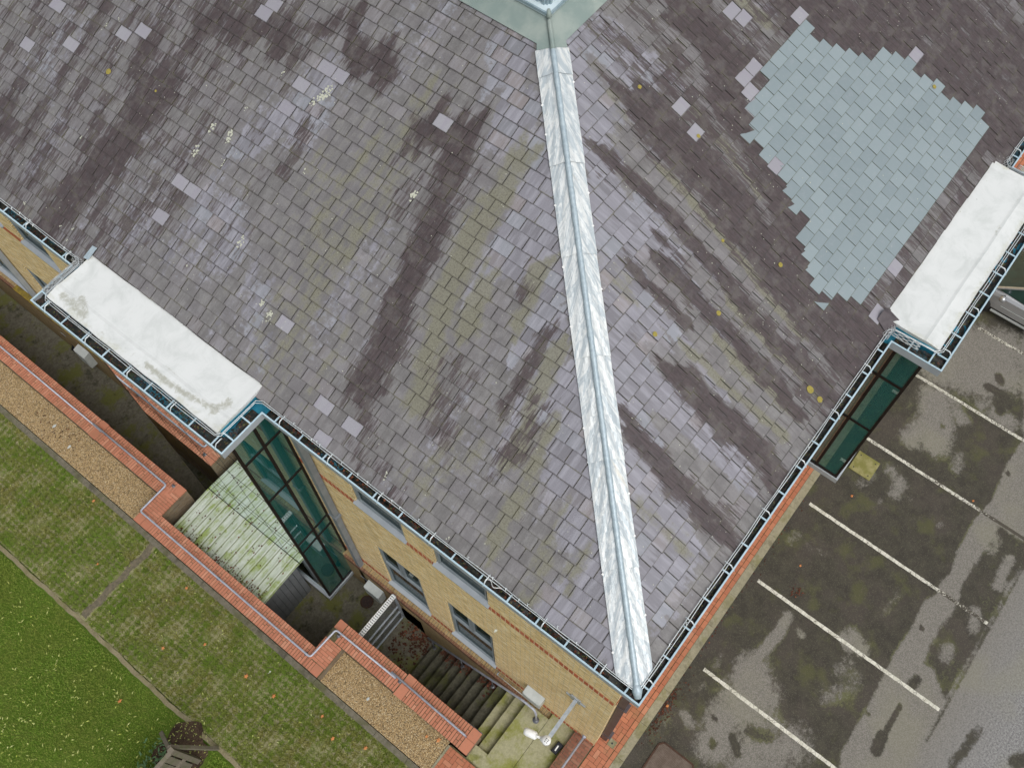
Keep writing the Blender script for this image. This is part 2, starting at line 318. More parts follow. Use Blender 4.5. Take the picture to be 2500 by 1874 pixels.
M_inner=simple('dim_interior',(.22,.32,.30),(.30,.40,.38),2,.8);M_panel=simple('pale_interior_panel',(.75,.85,.8),(.7,.8,.75),2,.7);M_inbrick=brick_wall_mat('interior_brick',(.5,.36,.18),(.42,.30,.15),(.36,.30,.2),(.5,.4,.22))
def ground_mats():
    N=NM('worn_asphalt',.85,.25);uv=N.uv();st=N.sep(N.attr('stain').outputs['Color'])
    fine=N.noise(uv,48,3,.85);g=N.vor(uv,60,'Color');gs=N.sep(g);mid=N.noise(uv,3.5,9,.72);mid2=N.noise(uv,11,7,.72);big=N.noise(uv,.5,4,.5)
    lt=N.mix(N.step(gs[0],.2,.9),(.145,.138,.122),(.22,.208,.187));lt=N.mix(N.step(fine,.5,.75,0,.6),lt,(.12,.112,.10));lt=N.mix(st[1],lt,N.mix(N.step(N.noise(uv,24,4,.9),.38,.62),(.12,.12,.118),(.29,.288,.285)))
    lt=N.mix(N.step(big,.5,.65,0,.35),lt,(.22,.215,.155))
    dk=N.mix(N.step(mid,.35,.65),(.034,.031,.025),(.055,.051,.038));dk=N.mix(N.step(N.noise(uv,.8,5,.6),.48,.62,0,.6),dk,(.062,.052,.045));dk=N.mix(N.step(N.noise(uv,1.3,6,.6),.52,.68,0,.75),dk,(.075,.078,.03));dk=N.mix(N.step(gs[1],.7,1.,0,.5),dk,(.11,.10,.075))
    e=N.math('ADD',st[0],N.math('MULTIPLY',N.math('SUBTRACT',mid,.5),1.0));e=N.math('ADD',e,N.math('MULTIPLY',N.math('SUBTRACT',mid2,.5),.9));e=N.math('ADD',e,N.math('MULTIPLY',N.math('SUBTRACT',fine,.5),.6))
    m=N.step(e,.26,.62,0,.96);col=N.mix(m,lt,dk)
    ms=N.math('MULTIPLY',N.step(N.math('ABSOLUTE',N.math('SUBTRACT',e,.56)),.0,.16,1,0),N.step(N.noise(uv,.9,4),.5,.65,0,.5));col=N.mix(ms,col,(.15,.16,.07))
    cr=N.vor(uv,.55,'Distance','DISTANCE_TO_EDGE');
    N.bump(N.math('ADD',fine,N.math('MULTIPLY',gs[2],.6)),.006,.7);a=N.col(col)
    N=NM('cracked_white_paint',.7,.2);uv=N.uv();f=N.noise(uv,22,6,.75);c=N.n('SeparateXYZ');N.set(c.inputs[0],uv)
    v=N.vor(N.map(uv,(3,7,1)),1.3,'Distance','DISTANCE_TO_EDGE');wear=N.step(N.math('ADD',N.noise(uv,2.0,6,.7),N.attr('rnd').outputs['Fac']),.55,1.5)
    col=N.mix(N.step(N.noise(uv,6,5,.7),.35,.7),(.62,.61,.54),(.42,.41,.34));col=N.mix(N.step(v,.0,.035,.85,0),col,(.06,.055,.045));col=N.mix(N.step(N.math('ADD',f,N.math('MULTIPLY',wear,.36)),.62,.74),col,(.07,.062,.05));b=N.col(col)
    N=NM('pea_gravel',.9,.2);uv=N.uv();v=N.vor(uv,48,'Color');s=N.sep(v);d=N.vor(uv,48);n=N.noise(uv,5,6,.7)
    col=N.mix(s[0],(.52,.38,.20),(.30,.21,.105));col=N.mix(N.step(s[1],.8,.95),col,(.56,.46,.30));col=N.mix(N.step(s[2],.75,.95,0,.8),col,(.09,.065,.04));col=N.mix(N.step(d,.35,.85,0,.6),col,(.08,.06,.035));col=N.mix(N.step(n,.58,.72,0,.55),col,(.10,.06,.03))
    N.bump(N.math('MULTIPLY',d,-1),.012,1.0);c_=N.col(col)
    def conc(name,c1,c2,moss,amt,dark):
        N=NM(name,.9,.2);o=N.obj();a=N.noise(o,1.5,8,.7);b=N.noise(o,14,6,.7);f=N.noise(o,70,3,.7)
        col=N.mix(N.step(b,.35,.65),c1,c2);col=N.mix(N.step(a,.5-amt,.62,0,.9),col,moss);col=N.mix(N.step(N.noise(o,3.1,6,.7),.52,.68,0,.7),col,dark);col=N.mix(N.step(f,.55,.75,0,.35),col,dark);N.bump(b,.006,.7);return N.col(col)
    d_=conc('mossy_concrete',(.34,.33,.21),(.27,.26,.16),(.205,.215,.045),.05,(.10,.11,.025))
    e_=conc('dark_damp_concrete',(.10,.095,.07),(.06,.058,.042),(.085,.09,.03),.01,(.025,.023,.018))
    f_=conc('kerb_concrete',(.30,.28,.20),(.23,.215,.15),(.20,.19,.10),0,(.13,.12,.08))
    g_=conc('grey_edging_concrete',(.17,.155,.12),(.12,.11,.08),(.10,.10,.05),0,(.06,.055,.04))
    h_=conc('lightwell_floor_concrete',(.15,.14,.11),(.10,.092,.07),(.115,.12,.03),.02,(.025,.026,.014))
    return a,b,c_,d_,e_,f_,g_,h_
M_asph,M_paint,M_gravel,M_mossc,M_darkc,M_kerb,M_edgec,M_wellf=ground_mats()
def soil(name,c1,c2,c3):
    N=NM(name,.95,.1);uv=N.uv();a=N.noise(uv,2.2,8,.7);b=N.noise(uv,28,6,.75);col=N.mix(N.step(b,.35,.65),c1,c2);col=N.mix(N.step(a,.45,.65,0,.8),col,c3);N.bump(b,.02,.9);return N.col(col)
M_lawn=soil('lawn_soil',(.065,.115,.013),(.09,.145,.02),(.105,.14,.028));M_turf=soil('thin_turf_soil',(.20,.195,.10),(.31,.29,.17),(.12,.14,.035));M_dirt=soil('dry_earth',(.25,.22,.14),(.19,.165,.10),(.15,.14,.06));M_mulch=soil('bark_mulch',(.045,.03,.02),(.10,.07,.045),(.03,.02,.015))
def blade(name,cs):
    N=NM(name,.7,.2);rn=N.sep(N.attr('rnd').outputs['Color']);col=N.mix(rn[0],cs[0],cs[1]);col=N.mix(N.step(rn[1],.6,.95),col,cs[2]);col=N.mix(N.step(N.noise(N.obj(),.55,4,.6),.42,.62,0,.65),col,cs[3]);return N.col(col)
M_gr1=blade('green_grass_blades',[(.105,.190,.018),(.15,.235,.030),(.25,.29,.065),(.165,.20,.035)])
M_gr2=blade('olive_turf_blades',[(.12,.18,.022),(.185,.175,.045),(.34,.32,.14),(.125,.21,.024)])
M_leafy=blade('yellow_green_leaf',[(.36,.40,.11),(.45,.48,.20),(.30,.36,.06),(.36,.40,.11)])
M_leafo=blade('orange_brown_leaf',[(.50,.19,.06),(.60,.28,.12),(.55,.36,.22),(.50,.19,.06)])
M_leafr=blade('dark_red_wet_leaf',[(.10,.028,.014),(.055,.018,.010),(.20,.07,.035),(.04,.02,.012)])
def shed():
    N=NM('algae_streaked_sheet',.6,.3);o=N.obj();a=N.noise(N.map(o,(1.6,9,1)),1,7,.7);b=N.noise(o,2.2,6,.7);f=N.noise(o,20,5,.7)
    col=N.mix(N.step(a,.38,.6),(.50,.54,.48),(.36,.41,.31));col=N.mix(N.math('MULTIPLY',N.step(b,.46,.62,0,.85),N.step(a,.4,.55,.35,1)),col,(.22,.29,.05));col=N.mix(N.step(f,.64,.74,0,.5),col,(.14,.15,.07));sy=N.n('SeparateXYZ');N.set(sy.inputs[0],o);q=N.math('FRACT',N.math('DIVIDE',N.math('SUBTRACT',sy.outputs[1],8.0),.2));rb=N.math('ABSOLUTE',N.math('SUBTRACT',q,.70));col=N.mix(N.step(rb,.0,.09,.75,0),col,(.10,.115,.04));col=N.mix(N.step(N.math('ABSOLUTE',N.math('SUBTRACT',q,.86)),.0,.12,.5,0),col,(.56,.59,.54));return N.col(col)
M_shed=shed();M_shedw=simple('grey_sheet_wall',(.13,.14,.15),(.17,.18,.19),3,.55)
def lich():
    N=NM('yellow_lichen',.9);f=N.noise(N.obj(),45,4,.7);rn=N.sep(N.attr('rnd').outputs['Color']);return N.col(N.mix(N.step(f,.45,.6),(.30,.25,.06),(.22,.19,.05)))
M_lich=lich();M_wlich=simple('white_lichen',(.52,.53,.44),(.36,.37,.30),60,.9)
M_bait=simple('black_plastic',(.012,.014,.02),(.02,.022,.03),6,.4);M_cover=simple('mossy_cover_slab',(.26,.24,.11),(.17,.165,.05),6,.9,bump=.004);M_steel=None
def chk():
    N=NM('rusty_chequer_steel',.7,.4,.3);uv=N.uv();c=N.vor(uv,34,'Distance','F1',.0);a=N.noise(uv,7,5,.7)
    col=N.mix(N.step(a,.4,.65),(.085,.06,.045),(.13,.10,.08));col=N.mix(N.step(c,.25,.5),N.mix(.5,col,(.16,.13,.11)),col);N.bump(N.math('MULTIPLY',c,-1),.006,.9);return N.col(col)
M_steel=chk()
M_car=simple('silver_car_paint',(.48,.49,.51),(.50,.51,.53),2,.25,.7);M_carg=simple('dark_car_glass',(.015,.035,.035),(.02,.05,.05),2,.05,0,.8);M_tyre=simple('tyre_rubber',(.02,.02,.02),None,5,.8);M_yellow=simple('yellow_moss_ledge',(.26,.19,.03),(.14,.11,.03),9,.9)
M_net=simple('wire_netting',(.6,.62,.62),None,5,.4,.5);M_ground=simple('distant_grass',(.06,.10,.02),(.09,.11,.03),.3,.95)
D={'L':{'dark':[([(11.94,4.76),(11.06,5.05),(10.27,5.14)],0.35,0.75),([(9.69,5.75),(9.22,5.6),(8.49,5.44)],0.26,0.8),([(7.22,5.06),(6.52,5.07)],0.26,0.8),([(5.16,0.23),(4.53,0.06)],0.23,0.5),([(4.18,-0.31),(3.68,-0.32)],0.23,0.5),([(12.77,3.92),(12.21,2.97)],0.32,0.75),([(11.88,3.48),(12.17,2.23),(12.37,1.47),(12.42,0.59),(12.54,0.2)],0.29,0.85),([(13.08,3.0),(12.71,1.68)],0.15,0.6),([(9.06,2.61),(9.01,1.52)],0.12,0.3),([(14.74,1.69),(14.49,0.95)],0.29,0.7),([(11.55,5.44),(11.8,3.11),(11.77,1.03)],1.34,0.33),([(14.8,3.22),(14.4,1.7)],0.7,0.4),([(9.16,4.14),(9.0,3.29)],0.15,0.5),([(6.89,3.58),(6.95,4.15)],0.15,0.5),([(5.84,0.7),(5.19,0.52)],0.23,0.4),([(6.69,5.26),(6.34,4.2),(6.17,3.26),(5.92,2.22),(5.79,1.09)],0.23,0.95),([(7.22,5.19),(7.31,4.62)],0.19,0.65),([(3.78,3.56),(3.68,2.77),(3.72,2.16)],0.1,0.65),([(4.57,2.04),(4.35,1.16)],0.26,0.55),([(3.2,2.51),(3.14,1.54)],0.19,0.6),([(4.59,4.07),(4.28,3.4)],0.08,0.5)],'olive':[([(7.91,3.67),(7.24,2.13),(7.07,0.67)],0.76,0.4),([(3.97,1.35),(4.09,0.37)],0.35,0.5),([(7.5,5.51),(7.43,4.33)],0.35,0.5),([(13.57,0.08),(13.11,0.08)],0.15,0.6),([(1.82,0.15),(1.9,-0.71)],0.2,0.7),([(1.51,1.1),(1.38,0.48)],0.15,0.6),([(5.63,5.56),(5.6,4.63),(5.63,4.1)],0.22,0.85),([(5.68,4.29),(5.33,2.88),(4.85,1.41)],0.21,0.95),([(5.08,3.77),(4.82,2.62)],0.16,0.95),([(4.38,4.2),(4.17,3.03)],0.13,0.95),([(3.42,3.37),(3.31,2.44),(3.14,1.54)],0.15,0.95),([(7.77,4.43),(7.17,2.65)],0.58,0.45),([(2.9,2.28),(2.76,1.44),(2.66,0.43)],0.17,0.8),([(2.1,1.55),(1.9,0.62)],0.15,0.7)],'bare':[([(6.84,6.69),(5.12,4.91),(3.78,3.53),(2.49,2.21),(1.2,0.97),(0.28,0.24)],0.36,0.9),([(4.01,1.17),(3.98,0.44)],0.17,0.4),([(9.34,4.76),(9.23,4.11)],0.41,0.75),([(9.69,3.46),(9.49,3.96)],0.41,0.7),([(9.78,2.03),(9.18,1.75)],0.55,0.65),([(8.37,1.43),(7.64,0.7)],0.35,0.6),([(10.93,1.03),(9.54,1.2)],0.47,0.45),([(1.04,0.73),(0.37,0.17)],0.35,0.9),([(1.36,0.13),(0.83,0.1)],0.41,0.8),([(14.56,2.48),(13.45,1.78),(13.43,0.76)],0.35,0.4),([(9.18,5.54),(8.82,6.27)],0.35,0.3),([(10.59,5.45),(9.66,5.45)],0.17,0.4),([(5.4,5.9),(4.58,4.94),(3.96,4.24)],0.21,1.0),([(5.16,4.89),(5.06,4.08),(5.0,3.31)],0.16,1.1),([(5.02,4.46),(4.74,3.84)],0.17,1.1),([(4.09,4.23),(4.1,3.36),(4.0,3.0)],0.12,1.1),([(3.37,3.4),(3.41,2.8),(3.38,1.67)],0.09,1.1),([(3.48,2.47),(3.31,1.57)],0.08,1.0),([(3.15,3.4),(2.23,2.17)],0.13,1.0)]},'R':{'dark':[([(8.01,4.8),(7.68,3.42),(7.22,2.24),(6.77,1.05),(6.8,-0.07)],0.36,1.0),([(8.4,5.93),(8.57,5.22),(8.68,4.48)],0.36,0.85),([(10.52,4.81),(11.33,2.73),(12.22,0.16)],0.7,0.95),([(12.22,3.92),(13.43,0.73)],0.99,0.85),([(6.75,0.44),(6.77,-0.16)],0.35,0.8),([(5.24,5.32),(5.35,5.05)],0.12,0.4),([(5.15,3.99),(5.16,3.45)],0.09,0.6),([(5.54,5.56),(5.61,4.2),(5.53,3.13),(5.39,1.81),(5.41,0.69),(5.37,-0.01)],0.11,1.0),([(6.59,5.45),(6.63,4.09),(6.5,2.86),(6.36,1.7),(6.17,0.3)],0.35,1.05),([(4.95,3.66),(4.86,2.69),(4.88,1.6),(4.74,0.28)],0.12,1.0),([(4.5,4.17),(4.46,3.26),(4.46,2.73)],0.08,0.8),([(3.78,2.44),(3.78,1.29),(3.73,0.16),(3.63,-0.47)],0.19,1.05),([(2.6,2.6),(2.55,1.71),(2.45,1.11),(2.35,0.34)],0.14,1.0)],'olive':[([(4.65,2.07),(4.71,1.21),(4.68,0.26)],0.09,0.95),([(6.22,5.96),(6.24,5.24)],0.23,0.5),([(4.19,4.53),(4.15,3.53)],0.2,0.6),([(1.96,1.73),(1.77,0.8)],0.2,0.5),([(9.53,5.38),(9.69,4.89)],0.17,0.9),([(6.13,4.79),(6.05,3.54),(5.96,2.45),(5.83,1.01)],0.07,1.05),([(4.17,2.49),(4.27,1.31),(4.28,0.12)],0.08,1.05),([(5.28,2.47),(5.3,1.18),(5.26,0.29)],0.08,1.05),([(7.37,5.06),(7.24,4.01),(7.05,3.0)],0.07,0.9),([(4.3,4.87),(4.16,4.24)],0.14,0.6)],'bare':[([(6.57,6.97),(5.44,5.49),(4.49,4.43),(3.66,3.48),(2.66,2.3),(1.64,1.21),(0.87,0.51)],0.36,0.9),([(7.02,6.62),(7.16,5.63)],0.47,0.65),([(1.95,0.86),(1.31,0.52)],0.35,0.85),([(5.25,4.43),(5.16,3.63)],0.23,0.7),([(4.24,3.78),(4.05,3.09)],0.29,0.6),([(8.78,1.94),(7.34,0.26)],0.29,0.4),([(9.99,5.13),(9.42,5.29)],0.12,0.8),([(5.63,5.99),(5.04,4.97),(4.65,3.95)],0.22,1.0),([(5.13,5.4),(5.05,3.92),(4.86,2.69),(4.82,2.11)],0.1,1.1),([(5.45,4.43),(5.52,3.76),(5.43,2.68)],0.09,1.1),([(4.4,4.61),(4.26,3.45),(4.21,2.71),(4.12,1.47)],0.09,1.1),([(3.3,3.52),(3.3,2.66),(3.39,1.87),(3.34,0.67)],0.2,1.1),([(6.47,5.8),(6.33,5.14)],0.12,0.8)]},'fl':[(10.99,5.4),(14.74,3.42),(13.37,3.65),(13.08,3.89),(15.09,2.53),(14.11,2.99),(7.08,5.31),(9.37,5.05),(9.09,5.04),(9.72,4.27),(9.6,4.61),(9.5,5.1),(12.87,3.83),(10.52,1.43),(8.14,-0.27),(6.31,0.62),(5.68,0.53),(5.91,0.19),(7.6,1.27),(10.49,2.19)],'fr':[(8.65,4.64),(8.86,4.63),(8.48,4.41),(8.28,4.21),(8.19,3.96),(8.38,3.71),(8.07,3.59),(8.2,3.39),(7.92,2.98),(7.75,2.65),(9.31,5.46),(9.48,5.19),(10.32,4.64),(7.21,4.96),(7.02,4.67),(11.79,2.56),(7.5,0.79),(8.16,0.65),(7.22,0.27),(6.97,1.76),(7.85,3.22),(7.87,3.49)],'lich':[('L',13.13,3.01,0.052),('L',12.05,3.19,0.023),('R',6.86,5.75,0.035),('R',7.03,4.54,0.035),('R',5.99,3.15,0.029),('R',6.46,2.17,0.041),('R',5.01,2.47,0.041),('R',3.96,3.04,0.041),('R',5.23,0.53,0.064),('R',5.23,0.3,0.052),('R',11.5,1.96,0.041)],'white':[(9.14,4.74,0.128),(9.21,4.59,0.07),(9.27,4.48,0.07),(9.02,1.92,0.093),(10.68,3.23,0.081),(10.29,3.24,0.105),(10.7,2.73,0.093),(7.83,1.21,0.093),(8.08,1.29,0.07),(10.12,2.81,0.052),(12.27,0.28,0.035),(12.02,0.17,0.035),(12.02,0.38,0.035),(13.21,0.2,0.052),(13.54,3.86,0.035),(13.7,3.65,0.041),(4.65,0.24,0.041),(4.66,0.31,0.029),(6.82,4.08,0.081),(10.06,4.61,0.058),(8.7,3.45,0.058),(3.28,0.08,0.035),(1.91,-0.58,0.035),(4.48,-3.31,0.023),(9.64,1.06,0.029),(12.9,1.79,0.029),(10.3,3.76,0.058)],'mainD':[(2.06,1.13),(2.99,0.86),(4.27,0.8),(5.6,0.74),(7.81,0.48),(10.17,0.21),(12.06,-0.29),(14.8,0.32),(19.43,-1.14),(12.83,-4.17),(12.65,-4.25),(11.7,-4.22),(10.61,-4.35),(10.23,-4.29),(9.89,-4.22),(9.8,-4.23),(8.88,-4.26),(8.3,-4.39),(7.99,-4.28),(7.63,-4.34),(7.34,-4.19),(6.64,-4.25),(5.89,-4.23),(5.44,-4.24),(4.71,-4.3),(3.88,-4.31),(3.19,-4.33),(2.91,-4.45),(2.1,-4.43),(-1.67,0.4)],'D2':[(10.12,-4.77),(10.11,-5.42),(11.26,-5.53),(10.38,-5.92),(9.53,-5.69),(8.92,-5.6),(8.34,-5.65),(7.48,-5.66),(6.86,-5.63),(6.43,-5.62),(5.95,-5.63),(5.62,-5.62),(5.81,-5.34),(6.04,-5.12),(6.03,-4.83),(6.95,-4.76),(7.37,-4.85),(7.86,-4.8),(8.33,-4.72),(8.98,-4.74),(9.45,-4.75)],'light':[([(12.24,-1.96),(11.78,-2.32),(11.21,-2.53)],0.48,1.0),([(11.48,-2.14),(10.91,-2.02)],0.35,0.9),([(12.47,-2.39),(12.15,-2.8)],0.25,0.8),([(13.27,-1.66),(13.53,-2.58),(14.01,-2.98)],0.72,1.0),([(14.23,-1.81),(14.62,-2.69)],0.77,1.0),([(12.86,-3.11),(12.81,-3.79)],0.29,0.9),([(11.19,-3.23),(10.83,-3.29)],0.21,0.7),([(9.8,-2.03),(9.61,-2.42),(9.29,-2.39)],0.23,0.75),([(8.91,-2.22),(8.72,-2.16)],0.13,0.5),([(9.39,-2.65),(9.41,-2.8)],0.12,0.5),([(8.99,-1.57),(9.39,-1.76)],0.19,0.6),([(9.3,-3.65),(9.23,-3.62)],0.12,0.6),([(5.1,-1.88),(4.56,-1.92),(4.2,-1.87),(3.77,-1.84)],0.15,1.0),([(3.59,-1.87),(3.23,-1.91)],0.43,1.0),([(2.78,-2.08),(3.18,-2.2)],0.58,1.0),([(2.29,-1.94),(1.63,-2.07)],0.48,0.95),([(2.58,-2.57),(2.27,-3.12)],0.72,0.8),([(2.68,-3.41),(1.71,-2.74)],0.58,0.8),([(1.78,-1.19),(1.68,-1.41)],0.15,0.8),([(3.36,-1.15),(3.11,-1.19)],0.13,0.6),([(2.37,-1.06),(2.54,-1.18)],0.13,0.6),([(1.6,-0.97),(1.0,-0.92)],0.19,0.45),([(4.95,-2.25),(4.9,-2.35)],0.13,0.7),([(5.47,-3.14),(5.35,-3.35)],0.17,0.9),([(4.87,-3.77),(4.52,-3.82),(4.07,-3.49)],0.29,0.6),([(4.17,-3.37),(4.27,-3.24)],0.13,0.5),([(5.59,-3.29),(5.48,-3.58)],0.25,0.9),([(5.0,-3.51),(4.75,-3.45)],0.29,0.6),([(7.16,-3.67),(6.47,-3.58)],0.15,0.5),([(4.19,-3.32),(4.19,-3.47)],0.13,0.5),([(3.22,-3.31),(3.11,-3.68)],0.19,0.5),([(6.73,-1.01),(6.91,-1.06)],0.17,0.6),([(6.8,-1.44),(6.95,-1.86)],0.13,0.5),([(7.2,-1.55),(6.69,-1.2)],0.19,0.35),([(9.49,-5.34),(8.72,-5.4)],0.12,0.9),([(9.43,-4.91),(9.74,-4.88)],0.13,0.6),([(6.7,-5.15),(6.49,-5.15)],0.15,0.7),([(7.85,-5.25),(7.46,-5.41)],0.13,0.7),([(11.66,-1.55),(11.89,-1.51)],0.1,0.5)],'darkC':[([(4.88,-4.88),(4.32,-4.88),(3.94,-4.9)],0.08,0.7),([(4.07,-4.87),(3.72,-4.91)],0.13,0.95),([(5.64,-4.92),(5.44,-4.87)],0.12,0.8),([(5.49,-6.47),(4.89,-6.41),(4.46,-6.35)],0.13,0.6),([(5.36,-7.4),(5.6,-7.57)],0.17,0.7),([(6.74,-4.44),(6.74,-4.45)],0.06,1.0),([(4.29,-4.38),(4.31,-4.41)],0.06,0.7),([(2.13,-1.78),(2.13,-1.74)],0.07,0.9),([(1.68,-2.03),(1.61,-2.04)],0.09,0.8),([(2.03,-2.29),(1.8,-2.57)],0.09,0.9),([(2.38,-2.55),(2.51,-2.9)],0.17,0.7),([(13.86,-3.0),(13.77,-3.09)],0.12,0.9),([(13.42,-2.92),(13.42,-3.42)],0.13,0.9),([(13.19,-3.32),(12.98,-3.46)],0.15,0.9),([(11.5,-4.36),(11.49,-4.36)],0.06,1.0),([(12.87,-3.19),(12.42,-3.16)],0.12,0.5),([(11.69,-2.49),(11.66,-2.48)],0.07,0.7),([(6.3,-1.25),(6.17,-1.36)],0.08,1.0),([(6.21,-1.3),(6.18,-1.38)],0.06,1.0)],'pl':[[(5.38,-0.89),(5.33,-5.59)],[(2.88,-1.0),(2.88,-4.41)],[(7.8,-0.88),(7.76,-5.54)],[(10.21,-1.12),(10.15,-4.75)],[(12.59,-1.21),(12.54,-4.12)],[(14.89,-1.92),(14.87,-3.23)]],'aisle':[(5.3,-5.67),(9.07,-5.68),(9.51,-5.7),(3.84,-5.65)],'misc':[(1.01,-1.13),(0.92,-1.9),(0.36,-1.18),(9.76,-1.15),(9.79,-1.72),(9.2,-1.75),(9.22,-1.16)]}
# ================================================================ BUILDING
YE,XE=24.0,22.0
T26=math.radians(26);CT,ST=math.cos(T26),math.sin(T26);EV=-.2;ZE=8.6;G=.225
def RP(side,u,v,h=0.0):
    a=EV+v*CT-h*ST;z=ZE+v*ST+h*CT
    return (a,u,z) if side=='L' else (u,a,z)
B=thing('office_building','yellow brick office block with a grey slate hipped roof, white bay tops and grey gutters','building',(0,0,0))
# --- slates
def clip(poly,fn):
    out=[]
    for i in range(len(poly)):
        a,b=poly[i-1],poly[i];fa,fb=fn(a),fn(b)
        if (fa>=0)!=(fb>=0):
            t=fa/(fa-fb);out.append((a[0]+(b[0]-a[0])*t,a[1]+(b[1]-a[1])*t))
        if fb>=0: out.append(b)
    return out
PATCH=[(10.25,3.89),(10.23,3.64),(10.9,2.75),(11.29,2.32),(11.5,1.9),(11.65,1.28),(11.95,.5),(11.2,.33),(9.86,.33),(8.4,.33),(7.95,.55),(7.6,.35),(7.3,.33),(7.05,.62),(6.8,.95),(6.8,1.27),(7.05,1.7),(7.3,1.81),(7.59,2.05),(7.76,2.77),(7.97,3.19),(8.0,3.4),(8.37,3.6),(8.79,3.66),(9.2,3.95)]
PATCH=np.array([(x,(y+.2)/CT) for x,y in PATCH])
def slates(side,umax,fresh,nm_pts):
    rs=random.Random(5 if side=='L' else 9);sets={0:[],1:[]}
    vmax=(6.15+.2)/CT;k=0;v0=0.0
    while v0<vmax:
        u=-1.0+(k%2)*.15+rs.uniform(-.03,.03)
        inpatch=None
        while u<umax:
            c=np.array([[u+.125,v0+.11]]);ip=side=='R' and bool(inside(c,PATCH)[0])
            if ip and not inpatch:
                q=math.floor(u/.30)*.30+(k%2)*.15
                u=q if q<=u else q-.30
            inpatch=ip
            wd=.30 if ip else rs.choice([.27,.30,.30,.30,.30,.33])
            v1=min(v0+G+.03,vmax);poly=[(u+.0032,v0),(u+wd-.0032,v0),(u+wd-.0032,v1),(u+.0032,v1)]
            if not ip: # slightly ragged tails
                j=rs.uniform(-.006,.006);poly[0]=(poly[0][0],poly[0][1]+j);poly[1]=(poly[1][0],poly[1][1]+j+rs.uniform(-.004,.004))
            poly=clip(poly,lambda p:p[0]-(EV+p[1]*CT)+.02)
            if 7.36<u+wd/2<11.36 and v0<.2: poly=[]
            if len(poly)>=3: sets[1 if ip else 0].append((poly,u,u+wd,v0,rs.random(),rs.random(),rs.random(),rs.uniform(.012,.021)+(.006 if ip else 0),rs.uniform(-.003,.003)*(0 if ip else 1)))
            u+=wd
        k+=1;v0+=G
    outs=[]
    for key,lst in sets.items():
        if not lst: continue
        V=[];UVr=[];UVt=[];RN=[];F=[];FR=[]
        for poly,u0,u1,v0,r1,r2,r3,hh,tw in lst:
            full=len(poly)==4
            def hgt(u,v): return .0015+hh*max(0,1-(v-v0)/G)+tw*(u-u0)/(u1-u0)*2
            b=len(V)
            fr=0.0
            cx=(u0+u1)/2;cv=v0+G/2
            for fu,fv in fresh:
                if abs(cx-fu)<.16 and abs(cv-fv)<.115: fr=1.0
            def add(u,v,h):
                V.append(RP(side,u,v,h));UVr.append((u,v));UVt.append((u-u0,v-v0,u1-u));RN.append((r1,r2,r3,1));FR.append(fr)
            if full:
                nu,nv=4,3
                for j in range(nv+1):
                    for i in range(nu+1):
                        s,t=i/nu,j/nv
                        pu=(poly[0][0]*(1-s)+poly[1][0]*s)*(1-t)+(poly[3][0]*(1-s)+poly[2][0]*s)*t
                        pv=(poly[0][1]*(1-s)+poly[1][1]*s)*(1-t)+(poly[3][1]*(1-s)+poly[2][1]*s)*t
                        add(pu,pv,hgt(pu,pv))
                for j in range(nv):
                    for i in range(nu): a=b+j*(nu+1)+i;F.append((a,a+1,a+nu+2,a+nu+1) if side=='R' else (a,a+nu+1,a+nu+2,a+1))
            else:
                for p in poly: add(p[0],p[1],hgt(*p))
                q=tuple(range(b,b+len(poly)));F.append(q if side=='R' else q[::-1])
            c=len(V);n=len(poly)
            for p in poly: add(p[0],p[1],hgt(*p)-.0003)
            for p in poly: add(p[0],p[1],-.006)
            for i in range(n):
                a,d=c+i,c+(i+1)%n;F.append((a,a+n,d+n,d) if side=='R' else (d,d+n,a+n,a))
        name='new_slate_patch' if key else ('slate_roof_slope')
        me=bpy.data.meshes.new(name);me.from_pydata(V,[],F);me.update()
        li=np.zeros(len(me.loops),dtype=np.int64);me.loops.foreach_get('vertex_index',li)
        R=np.array(UVr);Tt=np.array(UVt)
        l=me.uv_layers.new(name='UVMap');l.data.foreach_set('uv',R[li].ravel())
        l=me.uv_layers.new(name='roof');l.data.foreach_set('uv',R[li].ravel())
        a=me.attributes.new('tile','FLOAT_VECTOR','POINT');a.data.foreach_set('vector',Tt.astype(float).ravel())
        D_=D['L' if side=='L' else 'R'];P=np.column_stack([R[:,0]+.04*n1(R[:,0]*3,1)+.07*n1(R[:,1]*2.2,2)+.05*n1(R[:,1]*9+R[:,0]*3,7),R[:,1]+.5*n1(R[:,0]*5.5,3)+.35*n1(R[:,0]*17,4)]);st=np.ones((len(V),4))
        st[:,0]=field(P,[(a,b*(1.3 if side=='L' else 1.22),c) for a,b,c in D_['dark']],.95);st[:,1]=field(P,D_['olive'],1.0)*.85;st[:,2]=field(P,D_['bare'],.9)
        if side=='L': st[:,0]=np.maximum(st[:,0],.42*np.clip((P[:,0]-8.5)/3,0,1));st[:,2]=np.maximum(st[:,2],.22+.1*np.sin(P[:,0]*1.7+P[:,1]))
        else: st[:,0]=np.maximum(st[:,0],.26*np.clip((P[:,0]-P[:,1]*CT-1.2)/1.0,0,1));st[:,0]=np.maximum(st[:,0],.50*np.clip((P[:,0]-3.4-.42*P[:,1])/1.8,0,1))
        st[:,3]=FR
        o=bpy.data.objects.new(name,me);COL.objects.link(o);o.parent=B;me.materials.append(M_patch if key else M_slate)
        setcol(o,'stain',st);setcol(o,'rnd',np.array(RN))
        outs.append(o)
    return outs
sL=slates('L',YE,D['fl'],None);sR=slates('R',XE,D['fr'],None)
tag(sL[0],'weathered slate slope facing the garden')
tag(sR[0],'dark streaked slate slope facing the car park')
for o in sR:
    if o.name.startswith('new'): tag(o,'block of new blue-grey slates laid into the old roof')
